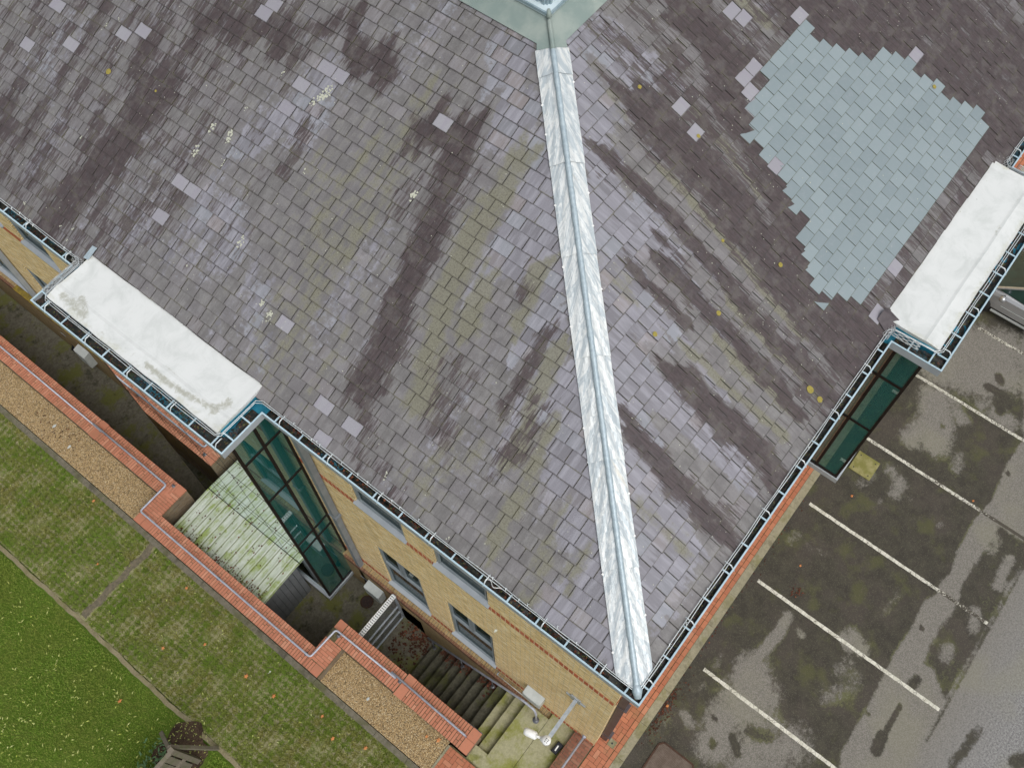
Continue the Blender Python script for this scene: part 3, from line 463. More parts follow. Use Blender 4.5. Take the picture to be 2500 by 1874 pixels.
# under-slope deck
m=MB()
m.face([RP('L',-.22,-.0,-.02),RP('L',YE,0,-.02),RP('L',YE,7.06,-.02),RP('L',6.15,7.06,-.02)][::-1]);m.face([RP('R',-.22,0,-.02),RP('R',XE,0,-.02),RP('R',XE,7.06,-.02),RP('R',6.15,7.06,-.02)])
m.build('roof_deck',simple('dark_roof_felt',(.035,.035,.03),None,5,.95),B)
# hip flashing
hip=thing('hip_flashing',None,None);hip.parent=B
seams=[-.2,.97,2.0,3.02,4.05,5.0,5.95,6.22]
for k in range(len(seams)-1):
    a,b=seams[k],seams[k+1];V=[];F=[];UV=[];rs=random.Random(k);m=MB();n=max(3,int((b-a)/.08));nw=7;rows=[]
    for side in ('L','R'):
        g=[]
        for i in range(n+1):
            x=a-.03*(k>0)+(b-a+.03*(k>0))*i/n;row=[]
            for j in range(nw+1):
                d=.36*j/nw;t=x
                u=t+d*.5+.0;pl=t-d*.5;pl=max(pl,EV);u=max(u,EV+.0)
                if side=='L': u=t+d*.5;
                v=(pl-EV)/CT;h=.030+.020*(n-i)/n+(.004*math.sin(i*1.1+j*1.7+k)+.002*rs.uniform(-1,1))*(j<nw)
                row.append(RP(side,u,v,h));UV.append((t*1.41,d*(1 if side=='L' else -1)+k*.3))
            g.append(row)
        for i in range(n):
            for j in range(nw):
                q=[g[i][j],g[i+1][j],g[i+1][j+1],g[i][j+1]];m.face(q if side=='L' else q[::-1],(0,0,0,1))
                m_uv=[(p[0]+p[1],(p[1]-p[0])) for p in q]
    o=m.build('lead_sheet',M_lead,hip,True)
    me=o.data;l=me.uv_layers.new(name='hipuv');li=np.zeros(len(me.loops),dtype=np.int64);me.loops.foreach_get('vertex_index',li);co=np.array(m.v)[li]
    l.data.foreach_set('uv',np.column_stack([(co[:,0]+co[:,1])*.707+np.abs(co[:,1]-co[:,0])*1.3+k*2.3,np.abs(co[:,1]-co[:,0])*.35+3*(co[:,1]>co[:,0])+k*5]).ravel())
    if k<6:
        for side in ('L','R'):
            for f in (.28,.62,.93):
                if rs.random()<.5: continue
                t=a+(b-a)*f+rs.uniform(-.08,.08);mm=MB();d=.175
                c=[RP(side,t+d+e1,(t-d+e2-EV)/CT,.045) for e1,e2 in ((-.018,-.012),(.022,-.012),(.022,.028),(-.018,.028))] if False else None
                u=t+d;v=(t-d-EV)/CT;P=[RP(side,u+x,v+y,.048) for x,y in ((-.012,-.012),(.018,-.012),(.018,.018),(-.012,.018))]
                P2=[RP(side,u+x,v+y,.01) for x,y in ((-.012,-.012),(.018,-.012),(.018,.018),(-.012,.018))]
                mm.face(P if side=='R' else P[::-1]);
                for i in range(4): mm.face([P[i],P[(i+1)%4],P2[(i+1)%4],P2[i]])
                mm.build('fixing_clip',M_white,hip)
m=MB();path=[(t,t,ZE+(t-EV)/CT*ST+.055+.006*math.sin(t*9)) for t in np.linspace(-.2,6.2,90)];m.tube(path,[.045+.004*math.sin(i*1.9) for i in range(90)],10);
m.tube([(-.26,-.26,ZE-.03),(-.2,-.2,ZE+.04),(-.12,-.12,ZE+.09)],[.05,.075,.04],10);m.build('hip_roll',M_roll,hip,True)
# base flashing and lantern
X0,X1=6.15,6.5
def pt(a,b,h): return (a,b,ZE+(min(a,b)-EV)/CT*ST*1.0+h)
fl=thing('lantern_flashing',None,None);fl.parent=B
m=MB()
def rz(x): return ZE+(x-EV)*math.tan(T26)
m.face([(6.18,6.18,rz(6.18)+.045),(6.52,6.52,rz(6.52)+.045),(6.52,YE,rz(6.52)+.045),(6.12,YE,rz(6.12)+.045),(6.12,6.44,rz(6.12)+.045),(6.04,6.38,rz(6.04)+.045)])
m.face([(6.18,6.18,rz(6.18)+.046),(6.38,6.04,rz(6.04)+.046),(6.44,6.12,rz(6.12)+.046),(XE,6.12,rz(6.12)+.046),(XE,6.52,rz(6.52)+.046),(6.52,6.52,rz(6.52)+.046)])
for a in ((6.12,0),(0,6.12)):
    pass
m.build('base_flashing_sheet',M_flash,fl)
m=MB();m.tube([(t,t,rz(t)+.07) for t in np.linspace(6.15,6.5,8)],[.04]*7+[.02],8);m.tube([(6.48,6.48,rz(6.48)+.1),(6.52,6.52,rz(6.5)+.2)],[.05,.02],8);m.build('ridge_roll',M_flash,fl,True)
la=thing('roof_lantern',None,None);la.parent=B
zb=rz(6.52)
m=MB()
m.box(6.5,6.74,6.5,YE,zb-.3,zb+.13);m.box(6.7405,XE,6.5,6.74,zb-.3,zb+.128);m.build('lantern_kerb',M_lant,la)
m=MB();m.box(6.47,6.50,6.47,YE,zb+.09,zb+.135);m.box(6.5,XE,6.47,6.4995,zb+.09,zb+.134);m.build('kerb_drip',M_lantd,la)
m=MB();m.box(6.62,6.84,6.62,6.84,zb+.13,zb+2.2);m.box(6.66,6.70,6.585,6.62,zb+.131,zb+2.2);m.box(6.585,6.62,6.66,6.70,zb+.131,zb+2.2);m.box(6.78,6.82,6.585,6.62,zb+.131,zb+2.2);m.box(6.585,6.62,6.78,6.82,zb+.131,zb+2.2);m.build('corner_post',M_lantd,la)
m=MB()
for i in range(14):
    z=zb+.16+i*.15;m.bar((6.74,6.845,z),(6.74,YE,z),.02,.13,(0.7,0,1));m.bar((6.845,6.74,z),(XE,6.74,z),.02,.13,(0,0.7,1))
m.build('louvre',M_lant,la)
m=MB();m.box(6.5,XE,6.5,YE,zb+2.2,zb+2.32);m.build('lantern_roof',M_lant,la)
# --- walls with openings
def wall_x(m,x,th,y0,y1,z0,z1,holes,inner=True):
    """wall slab whose outer face is at x, body towards +x ; holes: (ya,yb,za,zb)"""
    ys=sorted({y0,y1,*[h[0] for h in holes],*[h[1] for h in holes]});zs=sorted({z0,z1,*[h[2] for h in holes],*[h[3] for h in holes]})
    for i in range(len(ys)-1):
        for j in range(len(zs)-1):
            cy=(ys[i]+ys[i+1])/2;cz=(zs[j]+zs[j+1])/2
            if any(h[0]<cy<h[1] and h[2]<cz<h[3] for h in holes): continue
            m.face([(x,ys[i],zs[j]),(x,ys[i],zs[j+1]),(x,ys[i+1],zs[j+1]),(x,ys[i+1],zs[j])])
            if inner: m.face([(x+th,ys[i],zs[j]),(x+th,ys[i+1],zs[j]),(x+th,ys[i+1],zs[j+1]),(x+th,ys[i],zs[j+1])])
    for a,b,c,d in holes:
        m.face([(x,a,c),(x+th,a,c),(x+th,a,d),(x,a,d)][::-1]);m.face([(x,b,c),(x+th,b,c),(x+th,b,d),(x,b,d)])
        m.face([(x,a,c),(x,b,c),(x+th,b,c),(x+th,a,c)][::-1]);m.face([(x,a,d),(x,b,d),(x+th,b,d),(x+th,a,d)])
def swap(m):
    m.v=[(b,a,c) for a,b,c in m.v];m.f=[f[::-1] for f in m.f]
WL=[(2.73,3.95),(4.64,5.87),(12.75,13.98),(14.2+.0,15.4),(16.1,17.33)]
WL=[(2.73,3.95),(4.64,5.87),(14.2,15.42),(16.1,17.33),(19.0,20.22),(20.9,22.12)]
ZL=(.27,3.13);ZU=(5.66,8.1)
holes=[(a,b,*ZL) for a,b in WL]+[(a,b,*ZU) for a,b in WL]+[(7.41,11.28,-1.55,8.30)]
m=MB();wall_x(m,0,.32,0,YE,-.12,8.42,holes)
wallL=m.build('brick_wall',M_ybrick,B)
tag(wallL,'yellow brick wall above the sunken lightwell')
holesR=[(a,b,*ZL) for a,b in ((2.73,3.95),(4.64,5.87),(12.3,13.5),(14.2,15.42))]+[(a,b,*ZU) for a,b in ((2.73,3.95),(4.64,5.87),(12.3,13.5),(14.2,15.42))]+[(7.41,11.28,2.75,8.30)]
m=MB();wall_x(m,0,.32,.0,XE,-.12,8.42,holesR);swap(m);m.build('brick_wall',M_ybrick,B)
# plinth in the lightwell
m=MB()
wall_x(m,-.15,.47,1.72,YE,-2.3,-.12,[(4.95,5.84,-2.1,-.55),(7.41,11.28,-1.55,-.121)],False)
m.face([(-.15,0,-.12),(0,0,-.12),(0,YE,-.12),(-.15,YE,-.12)]);m.face([(-.15,0,-.12),(-.15,0,-.4),(-.15,1.72,-.4),(-.15,1.72,-.12)][::-1]);m.face([(-.15,0,-.4),(-.15,0,-.12),(0,0,-.12),(0,0,-.4)][::-1])
pl=m.build('plinth',M_ybrickd,B);tag(pl,'dirtier yellow brick plinth inside the lightwell')
for ya,yb in ((1.75,7.3),(11.4,YE-.1)):
    m=MB();y=ya
    while y<yb: m.box(-.165,-.10,y,y+.065,-.345,-.115);y+=.075
    m.build('soldier_course',M_brown,pl)
for ya,yb,zt in ((16.75,19.7,-.09),(12.0,16.7499,-.095)): m=MB();m.box(-.18,-.02,ya,yb,-.119,zt);m.build('plinth_ledge',M_yellow,pl)
# basement door
d=MB();d.box(.10,.14,4.95,5.84,-2.1,-.55);dd=d.build('basement_door',M_ggrey,B);d=MB();d.box(.07,.10,5.02,5.06,-1.3,-1.1);d.build('handle',M_galv,dd)
# string courses: rows of red headers
def band(x,z,h,y0,y1,skip,par,axis='x',p=.010):
    m=MB();mm=MB();y=y0
    while y<y1-.05:
        if not any(a-.02<y+.05<b+.02 for a,b in skip):
            if axis=='x': m.box(x-p,x+.05,y+.008,y+.088,z,z+h)
            else: m.box(y+.008,y+.088,x-p,x+.05,z,z+h)
        y+=.106
    o=m.build('red_brick_band',M_redsold,par);return o
sk=[(7.33,11.36)]
for z,h in ((5.43,.20),(.05,.20)):
    for ax,E in (('x',YE),('y',XE)):
        for a,b2 in ((.02,7.3),(11.4,E-.1)):
            b_=band(0,z,h,a,b2,[],B,ax);mm=MB();mm.face([(-.006,a,z-.012),(-.006,a,z+h+.012),(-.006,b2,z+h+.012),(-.006,b2,z-.012)])
            if ax=='y': swap(mm)
            mm.build('band_mortar',M_mortarL,b_)
# windows
def window(axis,a,b,z0,z1,upper):
    xr=.045;fw=.055
    def mk(): return MB()
    def fin(m,name,mat,par):
        if axis=='y': swap(m)
        return m.build(name,mat,par)
    f=mk();f.box(xr,xr+.07,a,a+fw,z0,z1);f.box(xr,xr+.07,b-fw,b,z0,z1);f.box(xr,xr+.07,a+fw,b-fw,z0,z0+fw);f.box(xr,xr+.07,a+fw,b-fw,z1-fw,z1)
    zt=z0+(z1-z0)*.54;f.box(xr-.008,xr+.062,a+fw,b-fw,zt,zt+.07);mc=(a+b)/2;f.box(xr-.005,xr+.065,mc-.035,mc+.035,zt+.07,z1-fw)
    W=fin(f,'window',M_frame,B)
    g=mk();g.face([(xr+.03,a+fw,z0+fw),(xr+.03,a+fw,z1-fw),(xr+.03,b-fw,z1-fw),(xr+.03,b-fw,z0+fw)]);fin(g,'pane',M_wglass,W)
    c=mk()
    for (p,q,r_,s_) in ((a+fw,mc-.035,zt+.07,z1-fw),(mc+.035,b-fw,zt+.07,z1-fw),(a+fw,b-fw,z0+fw,zt)):
        e=.03;c.box(xr-.015,xr+.045,p+.004,p+e,r_+.004,s_-.004);c.box(xr-.015,xr+.045,q-e,q-.004,r_+.004,s_-.004);c.box(xr-.013,xr+.043,p+e,q-e,r_+.004,r_+e);c.box(xr-.013,xr+.043,p+e,q-e,s_-e,s_-.004)
    fin(c,'casement',M_frame,W)
    s=mk();P=[(-.055,z0-.05),(-.055,z0-.02),(xr,z0+.03),(xr,z0-.05)]
    for i in range(4):
        p,q=P[i],P[(i+1)%4];s.face([(p[0],a-.03,p[1]),(q[0],a-.03,q[1]),(q[0],b+.03,q[1]),(p[0],b+.03,p[1])][::-1])
    for yy in (a-.03,b+.03): s.face([(p[0],yy,p[1]) for p in (P if yy<a else P[::-1])])
    fin(s,'sill',M_ggrey,W)
    j=mk();j.face([(.32,a,z0),(2.4,a,z0),(2.4,a,z1),(.32,a,z1)]);j.face([(.32,b,z0),(2.4,b,z0),(2.4,b,z1),(.32,b,z1)]);j.face([(2.4,a,z0),(2.4,b,z0),(2.4,b,z1),(2.4,a,z1)]);j.face([(.32,a,z0),(2.4,a,z0),(2.4,b,z0),(.32,b,z0)]);j.face([(.32,a,z1),(2.4,a,z1),(2.4,b,z1),(.32,b,z1)]);fin(j,'room_interior',M_inner,W)
    return W
for a,b in WL: window('x',a,b,*ZL,False);window('x',a,b,*ZU,True)
for a,b in ((2.73,3.95),(4.64,5.87),(12.3,13.5),(14.2,15.42)): window('y',a,b,*ZL,False);window('y',a,b,*ZU,True)
# soffit
m=MB();m.sweep([(-.33,YE),(-.33,-.33),(XE,-.33)],[(.0,8.40),(.34,8.41)]);m.build('soffit',M_ggrey,B)
# ---- bays
def bay(axis,zb,zs):
    def fin(m,name,mat,par,sm=False):
        if axis=='y': swap(m)
        return m.build(name,mat,par,sm)
    x0,y0,y1=-.98,7.33,11.36;zt=8.36
    root=thing('glazed_bay',None,None,(0,0,0));root.parent=B
    t=.05
    for yy in (y0,y1-t):
        m=MB();m.box(x0,x0+.05,yy,yy+t,zb,zt);m.box(-.055,-.003,yy,yy+t,zb,zt)
        m.box(-.50,-.44,yy-.004,yy+t-.004,zb,zt)
        for z in zs: m.box(x0+.05,-.055,yy+.002,yy+t-.006,z-.035,z+.035)
        m.box(x0+.05,-.055,yy+.001,yy+t-.005,zb,zb+.10);fin(m,'glazing_frame',M_black,root)
        m=MB();q=yy+.015;m.box(x0+.05,-.055,q,q+.012,zb,zt);fin(m,'end_pane',M_glass,root)
    m=MB();m.box(x0+.0,x0+.012,y0+.055,y1-.055,zb,zt);fin(m,'front_pane',M_mirror,root)
    m=MB()
    for k in range(1,4): yy=y0+(y1-y0)*k/4;m.box(x0-.0025,x0,yy-.004,yy+.004,zb,zt)
    for z in zs: m.box(x0-.0035,x0,y0+.05,y1-.05,z-.005,z+.005)
    m.box(x0-.003,x0,y0,y0+.05,zb,zt);m.box(x0-.003,x0,y1-.05,y1,zb,zt);fin(m,'pane_joint',M_black,root)
    m=MB();m.box(x0-.05,-.0,y0-.03,y1+.03,zb-.16,zb-.003);fin(m,'bay_sill',M_ggrey,root)
    m=MB();m.box(x0+.03,2.8,y0+.10,y1-.10,5.10,5.24)
    if zb<0: m.box(x0+.03,2.8,y0+.10,y1-.10,1.95,2.42)
    m.box(x0+.03,2.8,y0+.08,y1-.08,zb+.01,zb+.06);m.box(2.7,2.8,y0+.1,y1-.1,zb,zt);fin(m,'bay_floor',M_inner,root)
    m=MB();m.box(.325,.36,y0+.08,y0+1.6,zb+.07,zt-.2) if zb>0 else m.box(1.2,1.3,y0+.1,y1-.1,zb+.07,zt-.1);fin(m,'inner_wall',M_inbrick,root)
    m=MB();m.box(-.75,-.72,y0+.9,y0+1.7,6.4,8.0);m.box(-.6,-.2,y0+.5,y0+1.3,5.3,5.45);m.box(-.8,-.4,y0+.4,y0+1.1,3.3,4.3)
    fin(m,'interior_panel',M_panel,root)
    # cheek under membrane
    m=MB();m.box(-.98,.06,y0-.08,y0-.03,8.40,8.60);m.box(-.98,.06,y1+.03,y1+.08,8.40,8.60);m.box(-1.02,-.985,y0-.03,y1+.03,8.40,8.60);fin(m,'blue_upstand',M_gdark,root)
    # membrane top
    n0,n1=60,22;V=MB();rows=[];rs=random.Random(3)
    for i in range(n0+1):
        r=[]
        for j in range(n1+1):
            s,t=i/n0,j/n1;y=y0-.06+(y1-y0+.12)*s;x=-1.03+1.14*t
            ed=min(s*4.2,(1-s)*4.2);z=8.63+.05*t+.03*math.exp(-((t-.22)/.04)**2)*.5+.004*math.sin(y*2.1+x*3)+.0015*math.sin(y*7+x*5)
            z+=.02*math.exp(-(ed/.12)**2)
            if t<.12: z-=(.12-t)*.15
            y+=.008*math.sin(x*5)*(1 if i in(0,n0) else 0);x+=.004*math.sin(y*3.1)+(.004*math.sin(y*11) if j in(0,n1) else 0)
            r.append((x,y,z))
        rows.append(r)
    for i in range(n0):
        for j in range(n1): V.face([rows[i][j],rows[i][j+1],rows[i+1][j+1],rows[i+1][j]],(0,0,0,1))
    ring=[rows[i][0] for i in range(n0)]+[rows[n0][j] for j in range(n1)]+[rows[i][n1] for i in range(n0,0,-1)]+[rows[0][j] for j in range(n1,0,-1)]
    for i in range(len(ring)):
        a,b=ring[i],ring[(i+1)%len(ring)];V.face([a,b,(b[0],b[1],b[2]-.07),(a[0],a[1],a[2]-.07)],(0,0,0,1))
    Pv=np.array(V.v)[:,:2].copy()
    o=fin(V,'membrane_roof',M_grp,root,True)
    k=[([(-.85,11.2),(-.9,10.6),(-.7,10.9)],.10,.8),([(-.93,10.2),(-.9,9.3)],.05,.5),([(-.88,9.1),(-.9,8.6),(-.86,8.1),(-.75,7.6)],.06,.9),([(-.8,7.6),(-.55,7.5)],.10,.85),([(-.7,8.9),(-.72,8.5)],.03,.6),([(-.6,11.3),(-.3,11.3)],.06,.45),([(-.95,7.5),(-.95,11.2)],.04,.4)] if axis=='x' else [([(-.8,11.2),(-.78,7.6)],.025,.35),([(-.7,10.2),(-.75,10.0)],.05,.6),([(-.6,9.3),(-.6,9.25)],.04,.5),([(-.7,10.9),(-.75,10.8)],.05,.5),([(-.98,7.5),(-.98,11.2)],.03,.4)]
    st=np.zeros((len(Pv),4));st[:,0]=field(Pv,k,.9);st[:,1]=field(Pv,[([(-.99,7.3),(-.99,11.4)],.07,.5),([(.08,7.3),(.08,11.4)],.06,.7),([(-1,7.29),(.1,7.29)],.06,.6),([(-1,11.4),(.1,11.4)],.06,.6)],.9);setcol(o,'stain',st)
    return root
bayL=bay('x',-1.55,(6.95,5.17,2.45,1.95));tag(bayL,'tall glazed bay rising from the lightwell')
bayR=bay('y',2.78,(7.0,5.2));tag(bayR,'glazed bay overhanging the car park')
# ---- gutters
GP=[(-.34,YE),(-.34,11.65),(-1.24,11.65),(-1.24,7.0),(-.34,7.0),(-.34,-.34),(7.0,-.34),(7.0,-1.24),(11.62,-1.24),(11.62,-.34),(XE,-.34)]
# path runs so that the building is on the left of travel
gut=thing('gutter',None,None);gut.parent=B
m=MB();m.sweep(GP,[(0.0,8.37),(0.0,8.555)]);m.sweep(GP,[(.018,8.545),(.018,8.43)]);m.sweep(GP,[(.0,8.37),(.24,8.372)]);m.build('gutter_fascia',M_ggrey,gut)
m=MB();m.sweep(GP,[(-.004,8.545),(-.004,8.558),(.022,8.558),(.022,8.54)]);m.build('gutter_lip',M_gblue,gut)
m=MB();m.sweep(GP,[(.019,8.44),(.26,8.442),(.26,8.50)]);m.build('gutter_trough',M_gdark,gut)
m=MB();seg=[]
for k in range(len(GP)-1):
    a,b=Vector(GP[k]),Vector(GP[k+1]);L=(b-a).length;d=(b-a).normalized();nrm=Vector((-d.y,d.x));n=max(2,int(L/.09));rs=random.Random(k)
    blue=k in(1,3,7)
    g=[]
    for i in range(n+1):
        r=[]
        for j in range(6):
            o=.03+.21*j/5;p=a+d*(.02+(L-.04)*i/n)+nrm*o;r.append((p.x,p.y,8.447+(.012*rs.random()+.018*abs(math.sin(i*.37+j))*(0 if blue else 1))-(.01 if blue and rs.random()<.5 else 0)))
        g.append(r)
    for i in range(n):
        for j in range(5):m.face([g[i][j],g[i+1][j],g[i+1][j+1],g[i][j+1]])
m.build('gutter_debris',M_debris,gut,True)
st=MB();hp=MB()
nb=0
for k in range(len(GP)-1):
    a,b=Vector(GP[k]),Vector(GP[k+1]);L=(b-a).length;d=(b-a).normalized();nrm=Vector((-d.y,d.x));small=L<1
    n=max(1,int(round(L/.53)))
    for i in range(n if not small else 2):
        f=(i+.5)*L/n if not small else (.28,.66)[i]
        p=a+d*f;q=p+nrm*(.20 if not small else .26)
        s_=MB();s_.bar((p.x,p.y,8.548),(q.x,q.y,8.553),.026,.012);s_.build('gutter_strap',M_gblue,gut)
        if i%2==0 and not small:
            p=a+d*(f+.10);h_=MB();pa=[]
            for t in range(9):
                th=t/8;o=-.012+.20*th;pa.append((p.x+nrm.x*o,p.y+nrm.y*o,8.50+.13*min(1,math.sin(th*math.pi*.75)*1.3)))
            h_.tube(pa,.011,6);h_.build('guard_hoop',M_wire,gut,True)
# wire guard along the roof edge
gp=[(-.19,YE),(-.19,11.56),(-.26,11.48),(-1.0,11.46),(-1.07,11.38),(-1.07,7.28),(-1.0,7.2),(-.26,7.18),(-.19,7.08),(-.21,-.16),(-.16,-.21),(7.08,-.19),(7.18,-.26),(7.2,-1.0),(7.28,-1.07),(11.38,-1.07),(11.46,-1.0),(11.48,-.26),(11.56,-.19),(XE,-.19)]
m=MB();rs=random.Random(4)
for off,zz in ((0,8.665),(-.03,8.645)):
    pa=[]
    for k in range(len(gp)-1):
        a,b=Vector(gp[k]),Vector(gp[k+1]);n=max(1,int((b-a).length/.4))
        for i in range(n):
            p=a.lerp(b,i/n);j=rs.uniform(-.008,.008);s=1 if off==0 else 1.0
            pa.append((p.x+off*(1 if k<10 else .3)+j,p.y+off*(1 if k>=10 else .3)+j,zz+rs.uniform(-.006,.006)))
    pa.append((gp[-1][0],gp[-1][1]+off,zz));m.tube(pa,.0065,6)
m.build('guard_wire',M_wire,gut,True)
m=MB()
for k in range(70):
    s=rs.random()*25.4
    a=(-.2,18-s*1.0) if s<18 else (s*2-36-.2,-.2)
    if 7<a[1]<11.6 or 7<a[0]<11.6: continue
    c=(a[0]+rs.uniform(-.02,.02),a[1]+rs.uniform(-.02,.02),8.66)
    m.tube([(c[0]-.02,c[1]-.02,c[2]),(c[0]+.01,c[1]+.012,c[2]+.015),(c[0]+.02,c[1]-.015,c[2]+.003)],.006,5)
m.build('wire_tie',M_wire,gut,True)
def net(c,rx,ry,L,along):
    m=MB()
    n=7
    for s in (-1,1):
        for i in range(n):
            t0=i/n*2*math.pi;pa=[]
            for k in range(9):
                f=k/8;t=t0+s*f*2.6;a=(f-.5)*L
                p=Vector((math.cos(t)*rx,a,math.sin(t)*ry)) if along=='y' else Vector((a,math.cos(t)*rx,math.sin(t)*ry))
                pa.append(Vector(c)+p)
            m.tube(pa,.0035,4)
    m.build('netting_roll',M_net,gut,True)
net((-.22,11.55,8.62),.06,.05,.25,'y');net((-.85,11.55,8.60),.07,.05,.28,'x');net((-.5,11.55,8.63),.05,.05,.6,'x')
net((7.1,-.2,8.62),.06,.05,.3,'x');net((7.13,-.5,8.63),.06,.05,.5,'y');net((11.55,-.22,8.62),.07,.05,.3,'x');net((11.6,-.6,8.62),.06,.05,.4,'y')
# debris leaves in gutter
m=MB()
for k in range(170):
    y=random.uniform(.3,6.8) if k<120 else random.uniform(12,16.5);x=random.uniform(-.31,-.17);r=random.uniform(.012,.03);t=random.random()*6.28
    m.face([(x+r*math.cos(t+q),y+r*(.5+.5*random.random())*math.sin(t+q)*1.3,8.485+random.uniform(-.01,.02)) for q in (0,1.6,3.1,4.7)])
m.build('gutter_leaves',M_leafr,gut)
# white cable bit in gutter
m=MB();pa=[(-.24+.03*math.cos(t*1.3),2.2+.09*t/2,8.52+.02*math.sin(t)) for t in np.linspace(0,6,14)];m.tube(pa,.007,6);m.build('loose_cable',M_white,gut,True)
# lichen discs on slates
m=MB();w_=MB()
for i,(sd_,u,v,r) in enumerate(D['lich']):
    n=18;rs=random.Random(i)
    P=[RP(sd_,u+r*math.cos(2*math.pi*k/n)*rs.uniform(.9,1.1),v+r*math.sin(2*math.pi*k/n)*rs.uniform(.9,1.1),.0215) for k in range(n)];Q=[RP(sd_,u+r*.62*math.cos(2*math.pi*k/n),v+r*.62*math.sin(2*math.pi*k/n),.024) for k in range(n)]
    for k in range(n): m.face([P[k],P[(k+1)%n],Q[(k+1)%n],Q[k]],(.0,0,0,1))
    m.face(Q if sd_=='R' else Q[::-1],(1,0,0,1))
tag(m.build('lichen_disc',M_lich,B),'round yellow lichen discs on the slates',kind='stuff')
for i,(u,v,r) in enumerate(D['white']):
    rs=random.Random(i+50);nb=max(4,int(r*r*1900))
    for q in range(nb):
        t=rs.random()*6.28;d=r*(rs.random()**.6);cu=u+d*math.cos(t)*.6;cv=v+d*math.sin(t)*1.2;rr=rs.uniform(.006,.02) if r<.06 else rs.uniform(.01,.032);n=7
        w_.face([RP('L',cu+rr*rs.uniform(.4,1.1)*math.cos(2*math.pi*k/n),cv+rr*rs.uniform(.4,1.1)*math.sin(2*math.pi*k/n),.0195+.001*rs.random()) for k in range(n)][::-1])
for q in range(520):
    rs=random.Random(q+900);sd_='L' if q<150 else 'R';u=rs.uniform(0,16) if sd_=='L' else rs.uniform(0,14);v=rs.uniform(0,6.8)
    if u<EV+v*CT+.35: continue
    rr=rs.uniform(.005,.012);n=6;P=[RP(sd_,u+rr*rs.uniform(.6,1.1)*math.cos(2*math.pi*k/n),v+rr*rs.uniform(.6,1.1)*math.sin(2*math.pi*k/n),.0195) for k in range(n)];w_.face(P if sd_=='R' else P[::-1])
tag(w_.build('lichen_fleck',M_wlich,B),'crusty pale lichen patches on the slates',kind='stuff')
# flashing bit at bay corners
m=MB();m.face([RP('L',11.38,.12,.05),RP('L',11.50,.10,.045),RP('L',11.48,.36,.03),RP('L',11.36,.38,.04)][::-1]);m.build('bay_corner_flashing',M_roll,B)
m=MB();P=[RP('R',7.02,-.02,.03),RP('R',7.36,-.02,.09),RP('R',7.38,.28,.07),RP('R',7.25,.33,.10),RP('R',7.1,.30,.03)];m.face(P);m.build('bay_corner_flashing',M_dpipe,B)
# downpipes
def dpipe(x,y,z0,z1,mat,sz=.11,shoe=True):
    m=MB();m.box(x-sz/2,x+sz/2,y-sz/2,y+sz/2,z0,z1);o=m.build('downpipe',mat,B)
    for k in range(3): m=MB();z=z0+.6+(z1-z0-1)*k/2.;m.box(x-sz/2-.012,x+sz/2+.012,y-sz/2-.05,y+sz/2+.05,z,z+.05);m.build('pipe_bracket',mat,o)
    if shoe: m=MB();m.tube([(x,y,z0+.02),(x-.02,y,z0-.10),(x-.12,y,z0-.2)],.075,10);m.build('pipe_shoe',M_bait,o,True)
dpipe(-.085,6.83,-1.75,8.38,M_pipe,.13);dpipe(-.085,11.9,-1.75,8.38,M_ggrey,.12);dpipe(-.085,18.25,-1.75,8.38,M_ggrey,.12)
dpipe(.30,-.085,.16,8.38,M_dpipe,.15,False);dpipe(6.98,-.085,.16,8.38,M_dpipe,.12,False)
# ================================================================ GROUND, LIGHTWELL
def S(o,label=None): o['kind']='structure';return o
def pad(name,x0,x1,y0,y1,z,mat,step=None,st=None):
    if step:
        o,P=grid(name,x0,x1,y0,y1,step,z,mat);
        if st is not None: setcol(o,'stain',st(P))
    else:
        m=MB();m.face([(x0,y0,z),(x1,y0,z),(x1,y1,z),(x0,y1,z)]);o=m.build(name,mat)
    return S(o)
m=MB();xs=[-400,-3.2,XE+.1,400];ys=[-400,-.2,YE+.1,400]
for i in range(3):
    for j in range(3):
        if i==1 and j==1: continue
        m.face([(xs[i],ys[j],-.03),(xs[i+1],ys[j],-.03),(xs[i+1],ys[j+1],-.03),(xs[i],ys[j+1],-.03)])
S(m.build('ground',M_ground))
def asph(P):
    st=np.zeros((len(P),4));a=sdf_in(P,D['mainD'],.12);b=sdf_in(P,D['D2'],.12)*.75
    e=np.maximum(a,b);l=field(P,D['light'],.95);e=e*(1-l*.9);e=np.maximum(e,field(P,D['darkC'],.7))
    # lines of damp along the aisle marking
    e=np.maximum(e,.62*np.clip(1-dist_poly(P,[(4.6,-5.68),(11,-5.68)])/.10,0,1));st[:,0]=np.clip(e,0,1);st[:,1]=np.clip((-5.5-P[:,1])/1.5,0,1)
    st[:,0]*=np.where(P[:,1]<-9,.3,1);st[:,3]=1;return st
cp,Pc=grid('car_park',-2.5,XE,-9.5,-.62,.07,0.0,M_asph);setcol(cp,'stain',asph(Pc));S(cp)
m=MB();xs=[-14,-2.5,XE,50];ys=[-34,-9.5,-.62,-.62+6]
for i in range(3):
    for j in range(2):
        if i==1 and j==1: continue
        m.face([(xs[i],ys[j],-.004),(xs[i+1],ys[j],-.004),(xs[i+1],ys[j+1],-.004),(xs[i],ys[j+1],-.004)])
o=m.build('road',M_asph);S(o);setcol(o,'stain',np.tile([.1,.4,0,1],(len(o.data.vertices),1)))
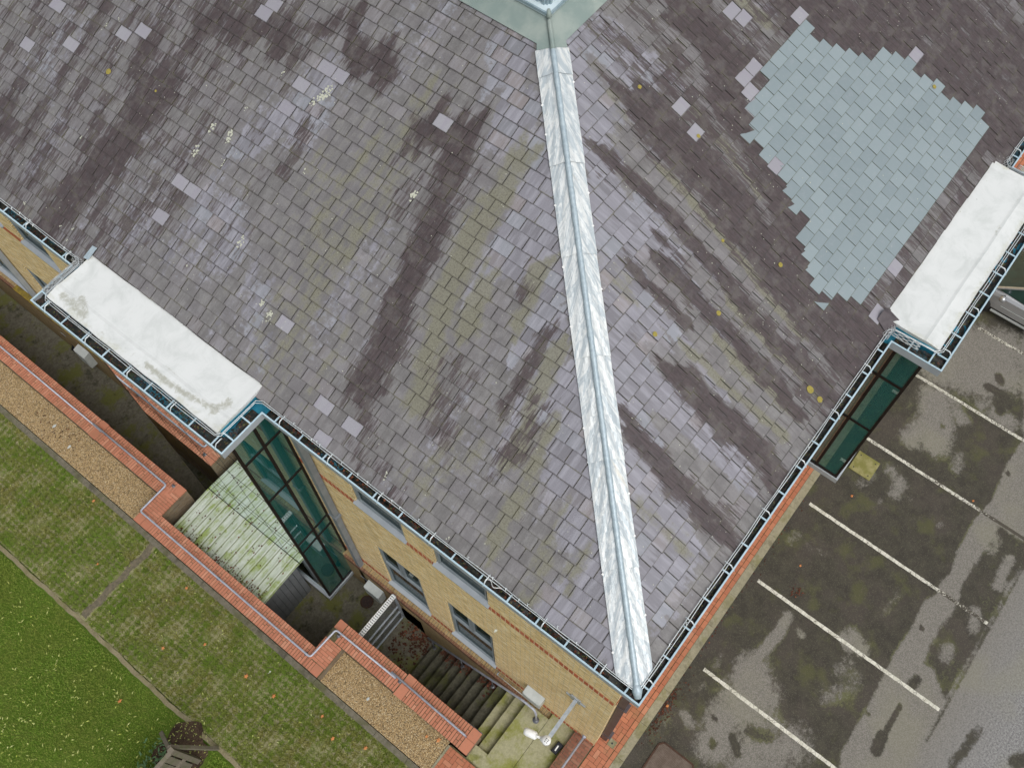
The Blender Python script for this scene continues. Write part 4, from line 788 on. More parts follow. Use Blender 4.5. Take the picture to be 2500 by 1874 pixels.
for i,(a,b) in enumerate(D['pl']):
    y1=-5.6 if i!=99 else b[1];x=a[0];x2=a[0]-.04;m=MB();n=60;rs=random.Random(i);L=[];R_=[]
    for k in range(n+1):
        t=k/n;y=a[1]+(y1-a[1])*t;xx=x+(x2-x)*t;L.append((xx-.042+rs.uniform(-.006,.006),y,.005));R_.append((xx+.042+rs.uniform(-.006,.006),y,.005))
    wr=[.05,.05,.2,.45,.4,.5][i]
    for k in range(n):
        t=k/n;wv=wr+(.5 if t>.6 and i in(1,2,3,4) else 0)*min(1,(t-.62)*5)-(1.0 if t>.975 else 0);m.face([L[k],L[k+1],R_[k+1],R_[k]][::-1],(wv,wv,wv,1))
    m.build('parking_line',M_paint,cp)
# kerb
m=MB();x=-2.6
rs=random.Random(2)
while x<XE: m.box(x+.003,x+.907,-.70,-.515,-.1,.105+rs.uniform(-.003,.003));x+=.91
kb=m.build('kerb',M_kerb);S(kb)
# brick pavement (herringbone) beside the building
def herring(m,x0,x1,y0,y1,z,bl=.2,bw=.1,gap=.007,jit=.0015,exclude=None):
    i0=int(x0/bw)-6;i1=int(x1/bw)+6;j0=int(y0/bw)-6;j1=int(y1/bw)+6
    for i in range(i0,i1):
        for j in range(j0,j1):
            k=(i-j)%4
            if k==0: r=(i*bw,(i+2)*bw,j*bw,(j+1)*bw)
            elif k==3 and True: r=(i*bw,(i+1)*bw,j*bw,(j+2)*bw)
            else: continue
            a,b,c,d=max(r[0],x0),min(r[1],x1),max(r[2],y0),min(r[3],y1)
            if b-a<.02 or d-c<.02: continue
            if exclude and exclude((a+b)/2,(c+d)/2): continue
            m.box(a+gap/2,b-gap/2,c+gap/2,d-gap/2,z-.05,z+random.uniform(-jit,jit),skip='b')
m=MB();herring(m,-2.6,XE,-.405,-.005,.11,exclude=lambda x,y:.15<x<.45 and y>-.36 and y<-.13 and x<.42 and False)
x=-2.6
while x<XE: m.box(x+.004,x+.196,-.508,-.412,.06,.11+random.uniform(-.0015,.0015),skip='b');x+=.2
pv=m.build('brick_pavement',M_redpave);S(pv)
m=MB();m.face([(-3.3,-.60,.094),(XE,-.60,.094),(XE,.02,.094),(-3.3,.02,.094)]);S(m.build('pavement_bedding',M_mortar))
# stub platform: brick surface y .0-.5
m=MB();y=.0
x=-3.2
k=0
while x<-.02:
    yy=.02+(-.1 if k%2 else 0)
    while yy<.5:
        c,d=max(yy,.02),min(yy+.215,.5)
        if d-c>.03:m.box(x+.004,x+.068,c+.004,d-.004,.10,.145,skip='b')
        yy+=.219
    x+=.0735;k+=1
stub=thing('low_brick_wall','low dark red brick wall running out from the building corner under a straight rail','wall',(-1.6,.25,0))
m.build('coping',unit_brick('damp_red_brick',(.27,.115,.075),(.20,.09,.06),(.30,.15,.10),(.13,.10,.07),(.12,.11,.05),.7),stub);m=MB();m.box(-3.2,-.0,.021,.499,-.3,.132);m.build('wall_body',M_dbrick,stub)
# landing and left path
m=MB();m.box(-1.62,-.151,1.12,1.72,-.3,0.0);m.box(-1.62,-.0,.50,1.112,-.3,-.004);m.box(-2.35,-1.60,.5,1.9,-.3,-.012);m.box(-1.93,-1.56,1.9,2.06,-.3,-.012);S(m.build('concrete_landing',M_mossc))
m=MB();herring(m,-2.62,-1.0,-.02,.02,.02) if False else None
herring(m,-2.62,-1.93,.5,2.5,.035);herring(m,-3.4,-2.36,-.0,.5,.035) if False else None
S(m.build('brick_path',M_redpave));m=MB();m.face([(-3.4,.0,.022),(-1.9,.0,.022),(-1.9,2.5,.022),(-3.4,2.5,.022)]);S(m.build('path_bedding',M_mortar))
# staircase
sc=thing('concrete_staircase','narrow mossy concrete stair descending into the lightwell beside the yellow wall','stairs',(-.78,3.2,-2.1))
for k in range(11):
    y0=1.72+.255*k;z=-.175*(k+1);m=MB();rs=random.Random(k);xl=-1.55 if k<2 else -1.385
    n=10;P=[]
    for i in range(n+1): P.append((xl+(-.155-xl)*i/n,y0+.285+rs.uniform(-.006,.006)))
    for i in range(n):
        a,b=P[i],P[i+1];m.face([(a[0],y0,z),(b[0],y0,z),(b[0],b[1],z),(a[0],a[1],z)]);m.face([(a[0],a[1],z),(b[0],b[1],z),(b[0],b[1]-.03,z-.18),(a[0],a[1]-.03,z-.18)])
    m.face([(xl,y0,z),(xl,P[0][1],z),(xl,P[0][1]-.03,-2.1),(xl,y0,-2.1)])
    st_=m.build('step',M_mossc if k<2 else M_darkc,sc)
m=MB();m.face([(-1.62,1.72,0),(-.15,1.72,0),(-.15,1.72,-.2),(-1.62,1.72,-.2)][::-1]);m.box(-1.62,-1.555,1.722,2.04,-.6,-.013);m.build('top_riser',M_mossc,sc)
# lightwell floor
m=MB();m.face([(-2.25,4.2,-2.1),(-.0,4.2,-2.1),(-.0,YE,-2.1),(-2.25,YE,-2.1)]);S(m.build('lightwell_floor',M_wellf))
m=MB();m.box(-2.3,-.16,YE-.15,YE,-2.3,.0);tag(m.build('end_wall',M_dbrick),'brown brick wall closing the far end of the lightwell','wall')
# retaining wall
ZC=.52
RW=thing('brick_retaining_wall','long stepped retaining wall with red brick coping between lightwell and gravel','wall',(-1.6,10,0))
segs=[(-1.86,-1.38,11.20,YE),(-2.68,-1.38,11.20,11.68),(-2.68,-2.2,6.13,11.20),(-2.68,-1.38,5.65,6.13),(-1.86,-1.38,2.04,5.65)]
bd=MB()
for a,b,c,d in [(-1.85,-1.39,11.21,YE),(-2.67,-1.851,11.21,11.67),(-2.67,-2.21,5.66,11.209),(-2.209,-1.39,5.66,6.12),(-1.85,-1.39,2.05,5.659)]: bd.box(a,b,c,d,-2.12 if b>-1.5 or True else 0,ZC-.06)
bd.build('wall_body',M_dbrick,RW)
def coping(m,a,b,c,d,run):
    """bricks laid across the run"""
    if run=='y':
        y=c;k=0
        while y<d-.02:
            y2=min(y+.0735,d);cuts=[a,a+.24,b] if k%2==0 else ([a,a+.125,a+.35,b] if k%4==1 else [a,a+.36,b])
            if random.random()<.12: cuts=[a,a+.17,b-.11,b]
            for p,q in zip(cuts[:-1],cuts[1:]): m.box(p+.006,q-.006,y+.007,y2-.007,ZC-.05,ZC+random.uniform(-.002,.002),skip='b')
            y=y2;k+=1
    else:
        x=a;k=0
        while x<b-.02:
            x2=min(x+.0735,b);cuts=[c,c+.24,d] if k%2==0 else [c,c+.125,c+.35,d]
            for p,q in zip(cuts[:-1],cuts[1:]): m.box(x+.004,x2-.004,p+.004,q-.004,ZC-.05,ZC+random.uniform(-.002,.002),skip='b')
            x=x2;k+=1
m=MB()
coping(m,-1.86,-1.38,11.92,YE,'y')
for (xa,xb) in ((-1.87,-1.62),(-1.62,-1.37)): m.box(xa+.003,xb-.003,14.0,14.22,ZC-.05,ZC+.004)
coping(m,-1.86,-1.38,11.42,11.92,'y');coping(m,-2.45,-1.6,11.20,11.66,'x')
m.box(-1.6,-1.38,11.2,11.42,ZC-.05,ZC+.003);m.box(-2.68,-2.46,11.44,11.66,ZC-.05,ZC+.003)
coping(m,-2.68,-2.2,6.13,11.20,'y');m.box(-2.68,-2.456,11.2,11.43,ZC-.05,ZC+.001)
m.box(-1.61,-1.385,5.9,6.12,ZC-.05,ZC+.003);m.box(-2.675,-2.45,5.665,5.88,ZC-.05,ZC+.003);coping(m,-2.44,-1.87,5.65,6.13,'x');coping(m,-2.675,-2.45,5.885,6.13,'y')
coping(m,-1.86,-1.38,4.12,5.89,'y')
m.box(-1.345,-1.60,3.87,4.10,ZC-.05,ZC+.004);m.box(-1.607,-1.89,3.87,4.10,ZC-.05,ZC+.004)
coping(m,-1.89,-1.345,2.27,3.865,'y');m.box(-1.60,-1.345,2.03,2.26,ZC-.05,ZC+.004);m.box(-1.89,-1.607,2.03,2.26,ZC-.05,ZC+.004)
cp_=m.build('coping',M_redcope,RW)
m=MB()
for a,b,c,d in [(-1.855,-1.385,11.205,YE),(-2.675,-1.856,11.205,11.655),(-2.675,-2.205,5.655,11.204),(-2.204,-1.385,5.655,6.125),(-1.855,-1.385,4.1,5.654),(-1.885,-1.35,2.035,4.1)]: m.box(a,b,c,d,ZC-.07,ZC-.014)
m.build('mortar_bed',M_mortar,cp_)
# gravel strips, edging, turf, lawn
gr=[(-2.67,-1.86,11.65,YE),(-2.67,-1.86,2.52,5.66)]
for a,b,c,d in gr: pad('gravel_strip',a,b,c,d,.10,M_gravel)
m=MB();
for a,b,c,d in gr:
    for q in range(int((b-a)*(d-c)*700)):
        x=random.uniform(a+.02,b-.02);y=random.uniform(c+.02,d-.02);r=random.uniform(.006,.013);t=random.random()*3;c1=(random.random(),random.random(),0,1)
        P=[(x+r*math.cos(t+k*1.57),y+r*1.3*math.sin(t+k*1.57),.098) for k in range(4)]
        for k in range(4): m.face([P[k],P[(k+1)%4],(x,y,.112)],c1)
peb=unit_brick('pebbles',(.42,.30,.15),(.26,.17,.08),(.60,.52,.38),(.12,.08,.04),(.2,.15,.08),.2)
tag(m.build('gravel_pebbles',peb),'loose tan pea gravel beside the red brick coping','gravel',kind='stuff')
m=MB();m.box(-2.60,-1.93,2.47,2.515,-.1,.125);m.build('gravel_edging',M_kerb)['kind']='structure'
m=MB();y=.3
while y<YE: m.box(-2.82,-2.685,y+.004,min(y+.91,YE)-.004,-.1,.10+random.uniform(-.006,.006));y+=.91
S(m.build('concrete_edging',M_edgec))
def tz(P): return .05+.012*np.sin(P[:,0]*5+P[:,1]*3)+.01*np.sin(P[:,1]*7)
o,P=grid('turf_strip',-5.05,-2.80,-.2,YE,.12,tz,M_turf);S(o)
m=MB();m.face([(-2.80,-.2,.0),(-2.35,-.2,.0),(-2.35,YE,-.0),(-2.80,YE,.0)]) if False else None
o,P=grid('earth_path',-5.16,-5.06,-.2,YE,.06,lambda P:.072+.014*np.sin(P[:,1]*4)+.012*np.sin(P[:,1]*13+P[:,0]*20),M_dirt)
co=np.zeros(len(o.data.vertices)*3);o.data.vertices.foreach_get('co',co);co=co.reshape(-1,3);co[:,0]+=.012*np.sin(co[:,1]*1.3)+.010*np.sin(co[:,1]*5.3)+.006*np.sin(co[:,1]*17);o.data.vertices.foreach_set('co',co.ravel());S(o)
m=MB()
n=30;rs=random.Random(8)
for k in range(n):
    a=k/n;b=(k+1)/n
    f=lambda t:(-5.0+2.25*t)
    w0=.06+.02*math.sin(k*1.3);m.face([(f(a),11.0-w0+.03*math.sin(k*.7),.073),(f(b),11.0-w0+.03*math.sin(k*.7+.7),.073),(f(b),11.08+w0*.5+.03*math.sin(k*.7+.7),.073),(f(a),11.08+w0*.5+.03*math.sin(k*.7),.073)])
S(m.build('earth_gap',simple('brown_grey_earth',(.16,.135,.095),(.10,.09,.06),12,.95,bump=.01)))
o,P=grid('lawn',-16,-5.15,-6,22,.25,lambda P:.04+.02*np.sin(P[:,0]*1.3)+.015*np.sin(P[:,1]*1.7),M_lawn);S(o)
# bark mulch disc near wooden frame
m=MB();n=40;cx,cy=-5.62,7.05
R0=[.60*(1+.12*math.sin(k*.47)+.08*math.sin(k*.94+1)+.03*math.sin(k*3.1)) for k in range(n)];
for k in range(n):
    a,b=2*math.pi*k/n,2*math.pi*((k+1)%n)/n;m.face([(cx,cy,.10),(cx+R0[k]*math.cos(a),cy+R0[k]*math.sin(a)*.9,.085),(cx+R0[(k+1)%n]*math.cos(b),cy+R0[(k+1)%n]*math.sin(b)*.9,.085)])
S(m.build('bark_mulch',M_mulch))
def blades(name,n,xr,yr,mat,hgt,wid,cell=None,zf=.05,avoid=None,label=None,cat=None):
    X=RS.uniform(*xr,n);Y=RS.uniform(*yr,n)
    if cell:
        px,py,sg=cell;j=np.round(Y/py);ox=0*j;i=np.round((X-ox)/px);X=i*px+ox+RS.normal(0,sg,n);Y=j*py+RS.normal(0,sg,n)
        k=np.sin(i*12.9898+j*78.233)*43758.5453;k=k-np.floor(k);keep=RS.rand(n)<(.35+.8*k);X,Y=X[keep],Y[keep];k2=np.sin(i*39.3+j*11.1)*23758.5;k2=(k2-np.floor(k2))[keep]
    if avoid is not None:
        kp=~avoid(X,Y);X,Y=X[kp],Y[kp]
        if cell: k2=k2[kp]
    n=len(X);th=RS.uniform(0,6.28,n);H=hgt*RS.uniform(.5,1.2,n);W=wid*RS.uniform(.6,1.3,n);le=RS.uniform(.2,1.0,n)*H
    dx,dy=np.cos(th),np.sin(th);base=np.stack([X,Y,np.full(n,zf)],1);p0=base+np.stack([-dy*W,dx*W,0*W],1);p1=base-np.stack([-dy*W,dx*W,0*W],1);p2=base+np.stack([dx*le,dy*le,H*.8],1)
    V=np.stack([p0,p1,p2],1).reshape(-1,3);me=bpy.data.meshes.new(name);me.vertices.add(len(V));me.vertices.foreach_set('co',V.ravel())
    me.loops.add(3*n);me.loops.foreach_set('vertex_index',np.arange(3*n));me.polygons.add(n);me.polygons.foreach_set('loop_start',np.arange(0,3*n,3));me.polygons.foreach_set('loop_total',np.full(n,3));me.update()
    cl=RS.rand(n,4)
    if cell: cl[:,0]=np.clip(k2*.8+cl[:,0]*.2,0,1);cl[:,1]=cl[:,1]*.75+.2*k2
    ca=me.color_attributes.new('rnd','FLOAT_COLOR','CORNER');ca.data.foreach_set('color',np.repeat(cl,3,axis=0).ravel());me.materials.append(mat)
    o=bpy.data.objects.new(name,me);COL.objects.link(o);return tag(o,label,cat,kind='stuff')
blades('lawn_grass',230000,(-10.6,-5.2),(4.0,16.5),M_gr1,.045,.009,zf=.05,avoid=lambda X,Y:((X+5.62)**2+(Y-7.05)**2<.42),label='short bright green mown grass left of the bare earth line',cat='grass')
blades('turf_grass',300000,(-5.03,-2.80),(-.1,19),M_gr2,.06,.011,cell=(.16,.16,.038),zf=.055,avoid=lambda X,Y:((X+5.62)**2+(Y-7.05)**2<.40)|((Y>10.9)&(Y<11.12)),label='tufty olive grass growing in paving cells beside the concrete edging',cat='grass')
# ================================================================ THINGS
def tubeobj(name,path,r,mat,par,n=8): 
    m=MB();m.tube(path,r,n);return m.build(name,mat,par,True)
def rnd(path,rad=.06):
    P=[Vector(p) for p in path];out=[P[0]]
    for i in range(1,len(P)-1):
        a,b,c=P[i-1],P[i],P[i+1];u=(a-b).normalized();v=(c-b).normalized()
        for t in np.linspace(0,1,6): out.append((b+u*rad)*(1-t)**2+b*2*t*(1-t)+(b+v*rad)*t*t)
    out.append(P[-1]);return out
ZR=.62
def post(x,y,par,z1=ZR,z0=ZC,mat=None):
    m=MB();m.cyl(x,y,z0,z1,.014,8);m.cyl(x,y,z0-.001,z0+.012,.045,14);m.build('rail_post',mat or M_darkrail,par,True)
h=thing('handrail','long pale handrail bending twice along the stepped brick coping','handrail',(-1.61,11,ZC),'grey handrails on the coping')
tubeobj('rail',rnd([(-1.61,YE,ZR),(-1.61,13.98,ZR+.0)]),.022,M_rail,h)
tubeobj('rail',rnd([(-1.60,14.25,ZR+.05),(-1.60,11.60,ZR+.05),(-2.44,11.60,ZR+.05),(-2.44,6.04,ZR+.05),(-1.64,6.0,ZR+.05),(-1.61,4.25,ZR)],.07),.024,M_rail,h,10)
for x,y in ((-1.61,17.5),(-1.60,14.05),(-1.50,11.52),(-2.44,9),(-2.44,6.2),(-1.70,5.9)): post(x,y,h)
h=thing('handrail','short pale handrail on the wider end of the brick coping above the stairs','handrail',(-1.6,3,ZC),'grey handrails on the coping')
tubeobj('rail',rnd([(-1.57,4.40,ZR+.07),(-1.60,2.30,ZR+.07),(-1.60,2.27,ZC+.0)],.03),.025,M_rail,h,10);post(-1.60,4.15,h,ZR+.05)
h=thing('handrail','thin dark handrail fixed inside the coping along the outer side of the stairs','handrail',(-1.33,2.6,0))
tubeobj('rail',[(-1.33,2.05,.42),(-1.33,4.9,-1.2)],.018,M_darkrail,h)
for t in (.15,.6): m=MB();y=2.05+2.85*t;z=.42-1.62*t;m.tube([(-1.33,y,z),(-1.33,y,z-.06),(-1.385,y,z-.07)],.009,6);m.build('bracket',M_darkrail,h,True)
h=thing('handrail','grey tubular handrail following the stairs beside the yellow brick wall','handrail',(-.3,3,-1))
zt=.92
tubeobj('rail',rnd([(-.31,4.62,-1.98+zt),(-.30,1.75,zt-.02),(-.30,1.42,zt-.02),(-.33,1.34,zt-.2),(-.34,1.33,.0)],.08),.026,M_rail,h,10)
for y,z in ((4.5,-2.1),(3.55,-1.4),(2.6,-.7)): m=MB();m.cyl(-.30,y,z+.17,z+zt+.06,.016,8);m.cyl(-.30,y,z+.17,z+.19,.05,12);m.build('rail_post',M_darkrail,h,True)
m=MB();m.cyl(-.34,1.33,.0,.02,.075,16);m.build('rail_post',M_darkrail,h,True)
h=thing('wall_rod','thin bright metal rod fixed low on the yellow wall behind the stair handrail','rod',(-.05,2.3,.1))
tubeobj('rod',[(-.10,2.62,.02),(-.10,1.80,.02)],.008,M_wire,h);tubeobj('bracket',[(-.10,2.62,.02),(-.02,2.62,.0)],.02,M_galv,h)
h=thing('handrail','straight grey rail standing over the low damp brick wall at the corner','handrail',(-1.5,.27,.15))
tubeobj('rail',[(-.02,.27,.42),(-3.2,.27,.42)],.026,M_rail,h,10);m=MB();m.cyl(-.01,.27,.36,.48,.045,12);m.build('wall_flange',M_rail,h,True)
for x in (-1.3,-2.6): post(x,.27,h,.42,.14)
# mesh gate
g=thing('mesh_gate','galvanised mesh gate standing across the lightwell above the mossy floor','gate',(-.75,5.66,-2.1))
xa,xb,yg,z0,z1=-1.36,-.17,5.66,-2.04,-.02
m=MB()
for z in (z0,z0+.62,z1-.03,-.95): m.box(xa,xb,yg-.02,yg+.02,z,z+.03)
m.box(xa-.001,xa+.04,yg-.021,yg+.021,z0,z1+.001);m.box(xb-.04,xb+.001,yg-.021,yg+.021,z0,z1+.001);m.build('frame',M_galv,g)
m=MB();x=xa+.06
while x<xb-.05: m.box(x,x+.007,yg-.004,yg+.004,z0+.03,z1-.03);x+=.024
m.build('mesh_bars',M_galv,g)
m=MB();x=xa
while x<xb: m.box(x,x+.034,yg-.055,yg+.055,z1+.002,z1+.006);x+=.058
m.box(xa,xb,yg-.06,yg-.045,z1+.006,z1+.011);m.box(xa,xb,yg+.045,yg+.06,z1+.006,z1+.011);m.build('top_strip',M_white,g)
m=MB();m.box(xb,-.152,yg-.05,yg+.05,z0-.05,z1+.02);m.build('gate_post',M_galv,g)
# shed
s=thing('sheet_metal_shed','low metal shed with algae green ribbed roof filling the recess of the lightwell','shed',(-1.6,9.5,-2.1))
x0,x1,y0,y1,zz=-2.19,-.99,8.0,10.95,0.0
m=MB();n=26;rows=[]
prof=[]
y=y0
while y<y1-.01:
    prof+= [(y,0),(y+.14,0),(y+.152,.03),(y+.188,.03),(y+.2,0)];y+=.2
prof=[p for p in prof if p[0]<=y1]
for (a,ha),(b,hb) in zip(prof[:-1],prof[1:]): m.face([(x0,a,zz-.03+ha),(x1,a,zz+.05+ha),(x1,b,zz+.05+hb),(x0,b,zz-.03+hb)])
m.build('roof_sheet',M_shed,s)
m=MB();m.bar((x0,y0-.01,zz-.015),(x1,y0-.01,zz+.065),.13,.05);m.build('roof_edge_trim',M_shed,s);m=MB();m.bar((x0,y1,zz-.015),(x1,y1,zz+.065),.16,.05);m.build('roof_edge_trim',M_shed,s)
m=MB();y=y0
while y<y1: m.box(x0+.04,x0+.06,y,y+.10,-2.1,zz-.04);m.box(x0+.03,x0+.04,y+.1,y+.15,-2.1,zz-.04);y+=.15
x=x0+.06
while x<x1-.1: m.box(x,x+.13,y0+.0,y0+.03,-2.1,zz-.02);m.box(x+.131,x+.149,y0+.03,y0+.05,-2.1,zz-.02);x+=.15
m.build('wall_sheet',M_shedw,s)
m=MB();m.box(x0-.01,x0+.03,y0-.05,y1,zz-.10,zz-.035);m.build('shed_gutter',M_galv,s)
# debris along shed roof
m=MB()
for k in range(260):
    y=random.uniform(y0,y1);x=x0+abs(random.gauss(0,.10)) if random.random()<.75 else random.uniform(x0,x1);r=random.uniform(.012,.035);t=random.random()*6;zq=zz-.03+.08*(x-x0)/(x1-x0)+.034
    m.face([(x+r*math.cos(t+q)*random.uniform(.4,1),y+r*.6*math.sin(t+q),zq) for q in (0,1.2,2.4,3.7,5)])
tag(m.build('leaf_litter',M_leafr),'dark rotting leaves gathered on the shed roof edge','leaves',kind='stuff')
# cabinets
def cabinet(y0,y1,z0,z1,label,x=-.155,dp=.2,sl=.05):
    t=thing('wall_cabinet',label,'cabinet',(x,(y0+y1)/2,z0),'grey wall cabinets');m=MB()
    m.face([(x-dp,y0,z0),(x-dp,y1,z0),(x-dp,y1,z1-sl),(x-dp,y0,z1-sl)][::-1]);m.face([(x-dp,y0,z1-sl),(x-dp,y1,z1-sl),(x,y1,z1),(x,y0,z1)][::-1]);m.face([(x,y0,z0),(x-dp,y0,z0),(x-dp,y0,z1-sl),(x,y0,z1)]);m.face([(x,y1,z0),(x-dp,y1,z0),(x-dp,y1,z1-sl),(x,y1,z1)][::-1]);m.face([(x,y0,z0),(x,y1,z0),(x-dp,y1,z0),(x-dp,y0,z0)])
    b=m.build('body',M_cab,t);m=MB();m.box(x-dp-.008,x-dp,y0+.02,y1-.02,z0+.02,z1-sl-.02);d=m.build('door',M_cab,t);m=MB();m.cyl(x-dp-.012,(y0+y1)/2,z0+.2,z0+.23,.012,8);m.build('lock',M_galv,d)
    return t
cabinet(6.13,6.62,-1.35,-.78,'grey cabinet on the plinth between window and downpipe above the drain')
cabinet(16.85,17.30,-1.25,-.62,'grey cabinet on the plinth peeping out beyond the membrane bay')
cabinet(1.36,1.82,.66,1.12,'pale grey meter cabinet on the yellow wall near the stair top',x=-.004,dp=.19,sl=.05)
# camera on an arm
c=thing('security_camera','white security camera hanging from a long grey arm on the yellow wall','camera',(-.5,.68,3.6))
m=MB();m.box(-.03,-.004,.58,.80,3.42,3.74);m.box(-.031,-.004,.47,.91,3.54,3.62);m.build('wall_bracket',M_galv,c)
m=MB();m.bar((-.03,.68,3.58),(-.90,.68,3.55),.075,.06);m.bar((-.03,.68,3.42),(-.28,.68,3.55),.03,.05);m.build('arm',M_galv,c)
m=MB();m.cyl(-.93,.69,3.38,3.60,.085,18);m.build('mount',M_white,c,True)
m=MB();m.tube([(-.93,.69,3.50),(-.95,.80,3.49)],[.085,.05],14);m.tube([(-.95,.80,3.49),(-.985,.92,3.47)],.028,10);m.build('neck',M_white,c,True)
m=MB();m.tube([(-.975,.885,3.47),(-.98,.90,3.46),(-1.02,1.07,3.44),(-1.03,1.12,3.43),(-1.035,1.135,3.43)],[.05,.075,.078,.065,.03],16);m.build('camera_body',M_white,c,True)
m=MB()
for i in range(3):
    for j in range(2): m.box(-.975+.03*i,-.962+.03*i,.645+.045*j,.67+.045*j,3.601,3.603)
m.build('vent_marks',M_bait,c)
# bait box
b=thing('bait_box','small black plastic box with a pale label on the mossy landing','box',(-.5,.6,0))
m=MB();M4=[(-.36,.54),(-.62,.56),(-.60,.74),(-.34,.72)]
P=[(-.40,.52),(-.66,.545),(-.645,.69),(-.385,.665)];Q=[(-.415,.535),(-.645,.557),(-.632,.675),(-.40,.652)]
for i in range(4): m.face([(*P[i],.0),(*P[(i+1)%4],.0),(*P[(i+1)%4],.085),(*P[i],.085)][::-1]);m.face([(*P[i],.085),(*P[(i+1)%4],.085),(*Q[(i+1)%4],.105),(*Q[i],.105)][::-1])
m.face([(*q,.105) for q in Q][::-1]);m.build('body',M_bait,b);m=MB();m.box(-.60,-.47,.595,.625,.1055,.108);m.build('paper_label',M_white,b)
# drain grate
d=thing('drain_grate','round rusty drain grate set in the mossy lightwell floor','drain',(-.45,6.66,-2.1))
m=MB();m.cyl(-.45,6.66,-2.099,-2.094,.15,28);m.build('sump',M_bait,d);m=MB();m.tube([(-.45+.155*math.cos(t),6.66+.155*math.sin(t),-2.09) for t in np.linspace(0,2*math.pi,33)],.017,8,False);m.build('ring',M_rust,d,True)
m=MB()
for k in range(-4,5):
    hx=math.sqrt(max(0,.145**2-(k*.032)**2));m.box(-.45-hx,-.45+hx,6.66+k*.032-.008,6.66+k*.032+.008,-2.093,-2.084)
m.build('grate_bars',M_rust,d)
d=thing('gully_cover','small square pale drain cover at the foot of the dark downpipe','drain',(.3,-.24,.11))
m=MB();m.box(.20,.37,-.37,-.20,.112,.125);m.build('cover',M_kerb,d);m=MB();m.cyl(.285,-.285,.1255,.128,.022,12);m.build('hole',M_bait,d)
d=thing('access_cover','square mossy yellow concrete cover in the tarmac under the overhanging bay','cover',(9.5,-1.45,0))
m=MB();m.box(9.21,9.78,-1.74,-1.16,.002,.035);m.build('slab',M_cover,d);m=MB();[m.cyl(x,y,.0355,.037,.018,8) for x,y in ((9.3,-1.25),(9.69,-1.25),(9.3,-1.65),(9.69,-1.65))];m.build('lifting_hole',M_bait,d)
d=thing('manhole_cover','large rusty brown chequered manhole cover beside the kerb','cover',(.6,-1.5,0))
m=MB();P=[(1.02,-1.18),(1.02,-1.92),(.90,-2.02),(.1,-2.02),(.1,-1.10),(.92,-1.10)];m.face([(*p,.012) for p in P][::-1])
for i in range(6): m.face([(*P[i],.012),(*P[(i+1)%6],.012),(*P[(i+1)%6],0),(*P[i],0)])
m.build('plate',M_steel,d);m=MB()
for i in range(6):
    a,b_=Vector((*P[i],.013)),Vector((*P[(i+1)%6],.013));m.bar(a,b_,.04,.012)
m.build('rim',M_rust,d)
# wooden fence frame
wd=thing('wooden_fence_panel','weathered wooden panel with leaning post standing in bark mulch at the lawn edge','fence',(-5.5,6.6,.05))
m=MB();m.box(-5.60,-5.49,6.56,6.67,.0,1.95);m.build('post',M_wood,wd)
m=MB();m.bar((-5.55,6.60,1.90),(-7.6,6.60,1.90),.09,.05);m.build('top_rail',M_wood,wd)
m=MB();m.bar((-5.55,6.60,.9),(-7.6,6.60,.9),.05,.09);m.build('middle_rail',M_wood,wd)
for k in range(12):
    m=MB();x=-5.66-k*.165;m.box(x-.145,x,6.60+.02,6.60+.04,.15,1.86);m.build('board',M_wood,wd)
m=MB();m.bar((-5.55,6.64,1.93),(-5.50,7.25,1.30),.08,.05);m.bar((-5.52,6.7,1.9),(-5.1,6.45,.1),.07,.07);m.build('brace',M_wood,wd)
# small shrub by frame
m=MB()
for k in range(170):
    x=-6.05+random.gauss(0,.22);y=7.15+random.gauss(0,.25);z=.1+random.random()*.35;r=random.uniform(.02,.045);t=random.random()*6.3;tl=random.uniform(-.4,.4)
    m.face([(x+r*1.6*math.cos(t),y+r*1.6*math.sin(t),z+tl*r),(x+r*.5*math.cos(t+1.5),y+r*.5*math.sin(t+1.5),z),(x-r*1.6*math.cos(t),y-r*1.6*math.sin(t),z-tl*r),(x-r*.5*math.cos(t+1.5),y-r*.5*math.sin(t+1.5),z)])
pt_=thing('low_shrub','low blue-green leafy plant on the mulch beside the wooden panel','plant',(-6.05,7.15,.08));m.build('foliage',simple('blue_green_leaf',(.06,.13,.05),(.10,.19,.08),9,.6),pt_)
m=MB()
for k in range(9): a=k*.7;m.tube([(-6.05,7.15,.08),(-6.05+.2*math.cos(a),7.15+.2*math.sin(a),.3)],.006,5)
m.build('stem',M_wood,pt_)
# silver car
car=thing('parked_car','silver car parked nose-in, its front corner showing beyond the white bay top','car',(16.25,-3,0))
cx=16.28
def loft(m,secs,c=(.5,.5,.5,1),caps=True):
    n=len(secs[0])
    for a,b in zip(secs[:-1],secs[1:]):
        for i in range(n-1): m.face([a[i],a[i+1],b[i+1],b[i]],c)
    if caps: m.face(list(secs[0]),c);m.face(list(secs[-1])[::-1],c)
def sec(y,w,z0,zs,zt,cr=.12):
    pts=[];prof=[(0.86,z0),(1.0,z0+.18),(1.0,(z0+zs)/2),(.985,zs-.08),(.93,zs),(.75,zt-.01),(.4,zt+.015),(0,zt+.02)]
    pts=[(cx-w*a,y,z) for a,z in prof];pts+=[(cx+w*a,y,z) for a,z in prof[-2::-1]];return pts
m=MB();loft(m,[sec(-.82,.55,.30,.55,.60),sec(-.90,.76,.22,.68,.74),sec(-1.1,.85,.2,.78,.84),sec(-1.6,.88,.2,.88,.96),sec(-2.0,.89,.2,.94,1.0),sec(-3.6,.89,.2,.95,1.0),sec(-4.6,.87,.22,.93,1.0),sec(-4.95,.78,.28,.85,.92),sec(-5.02,.6,.35,.7,.75)]);m.build('body',M_car,car,True)
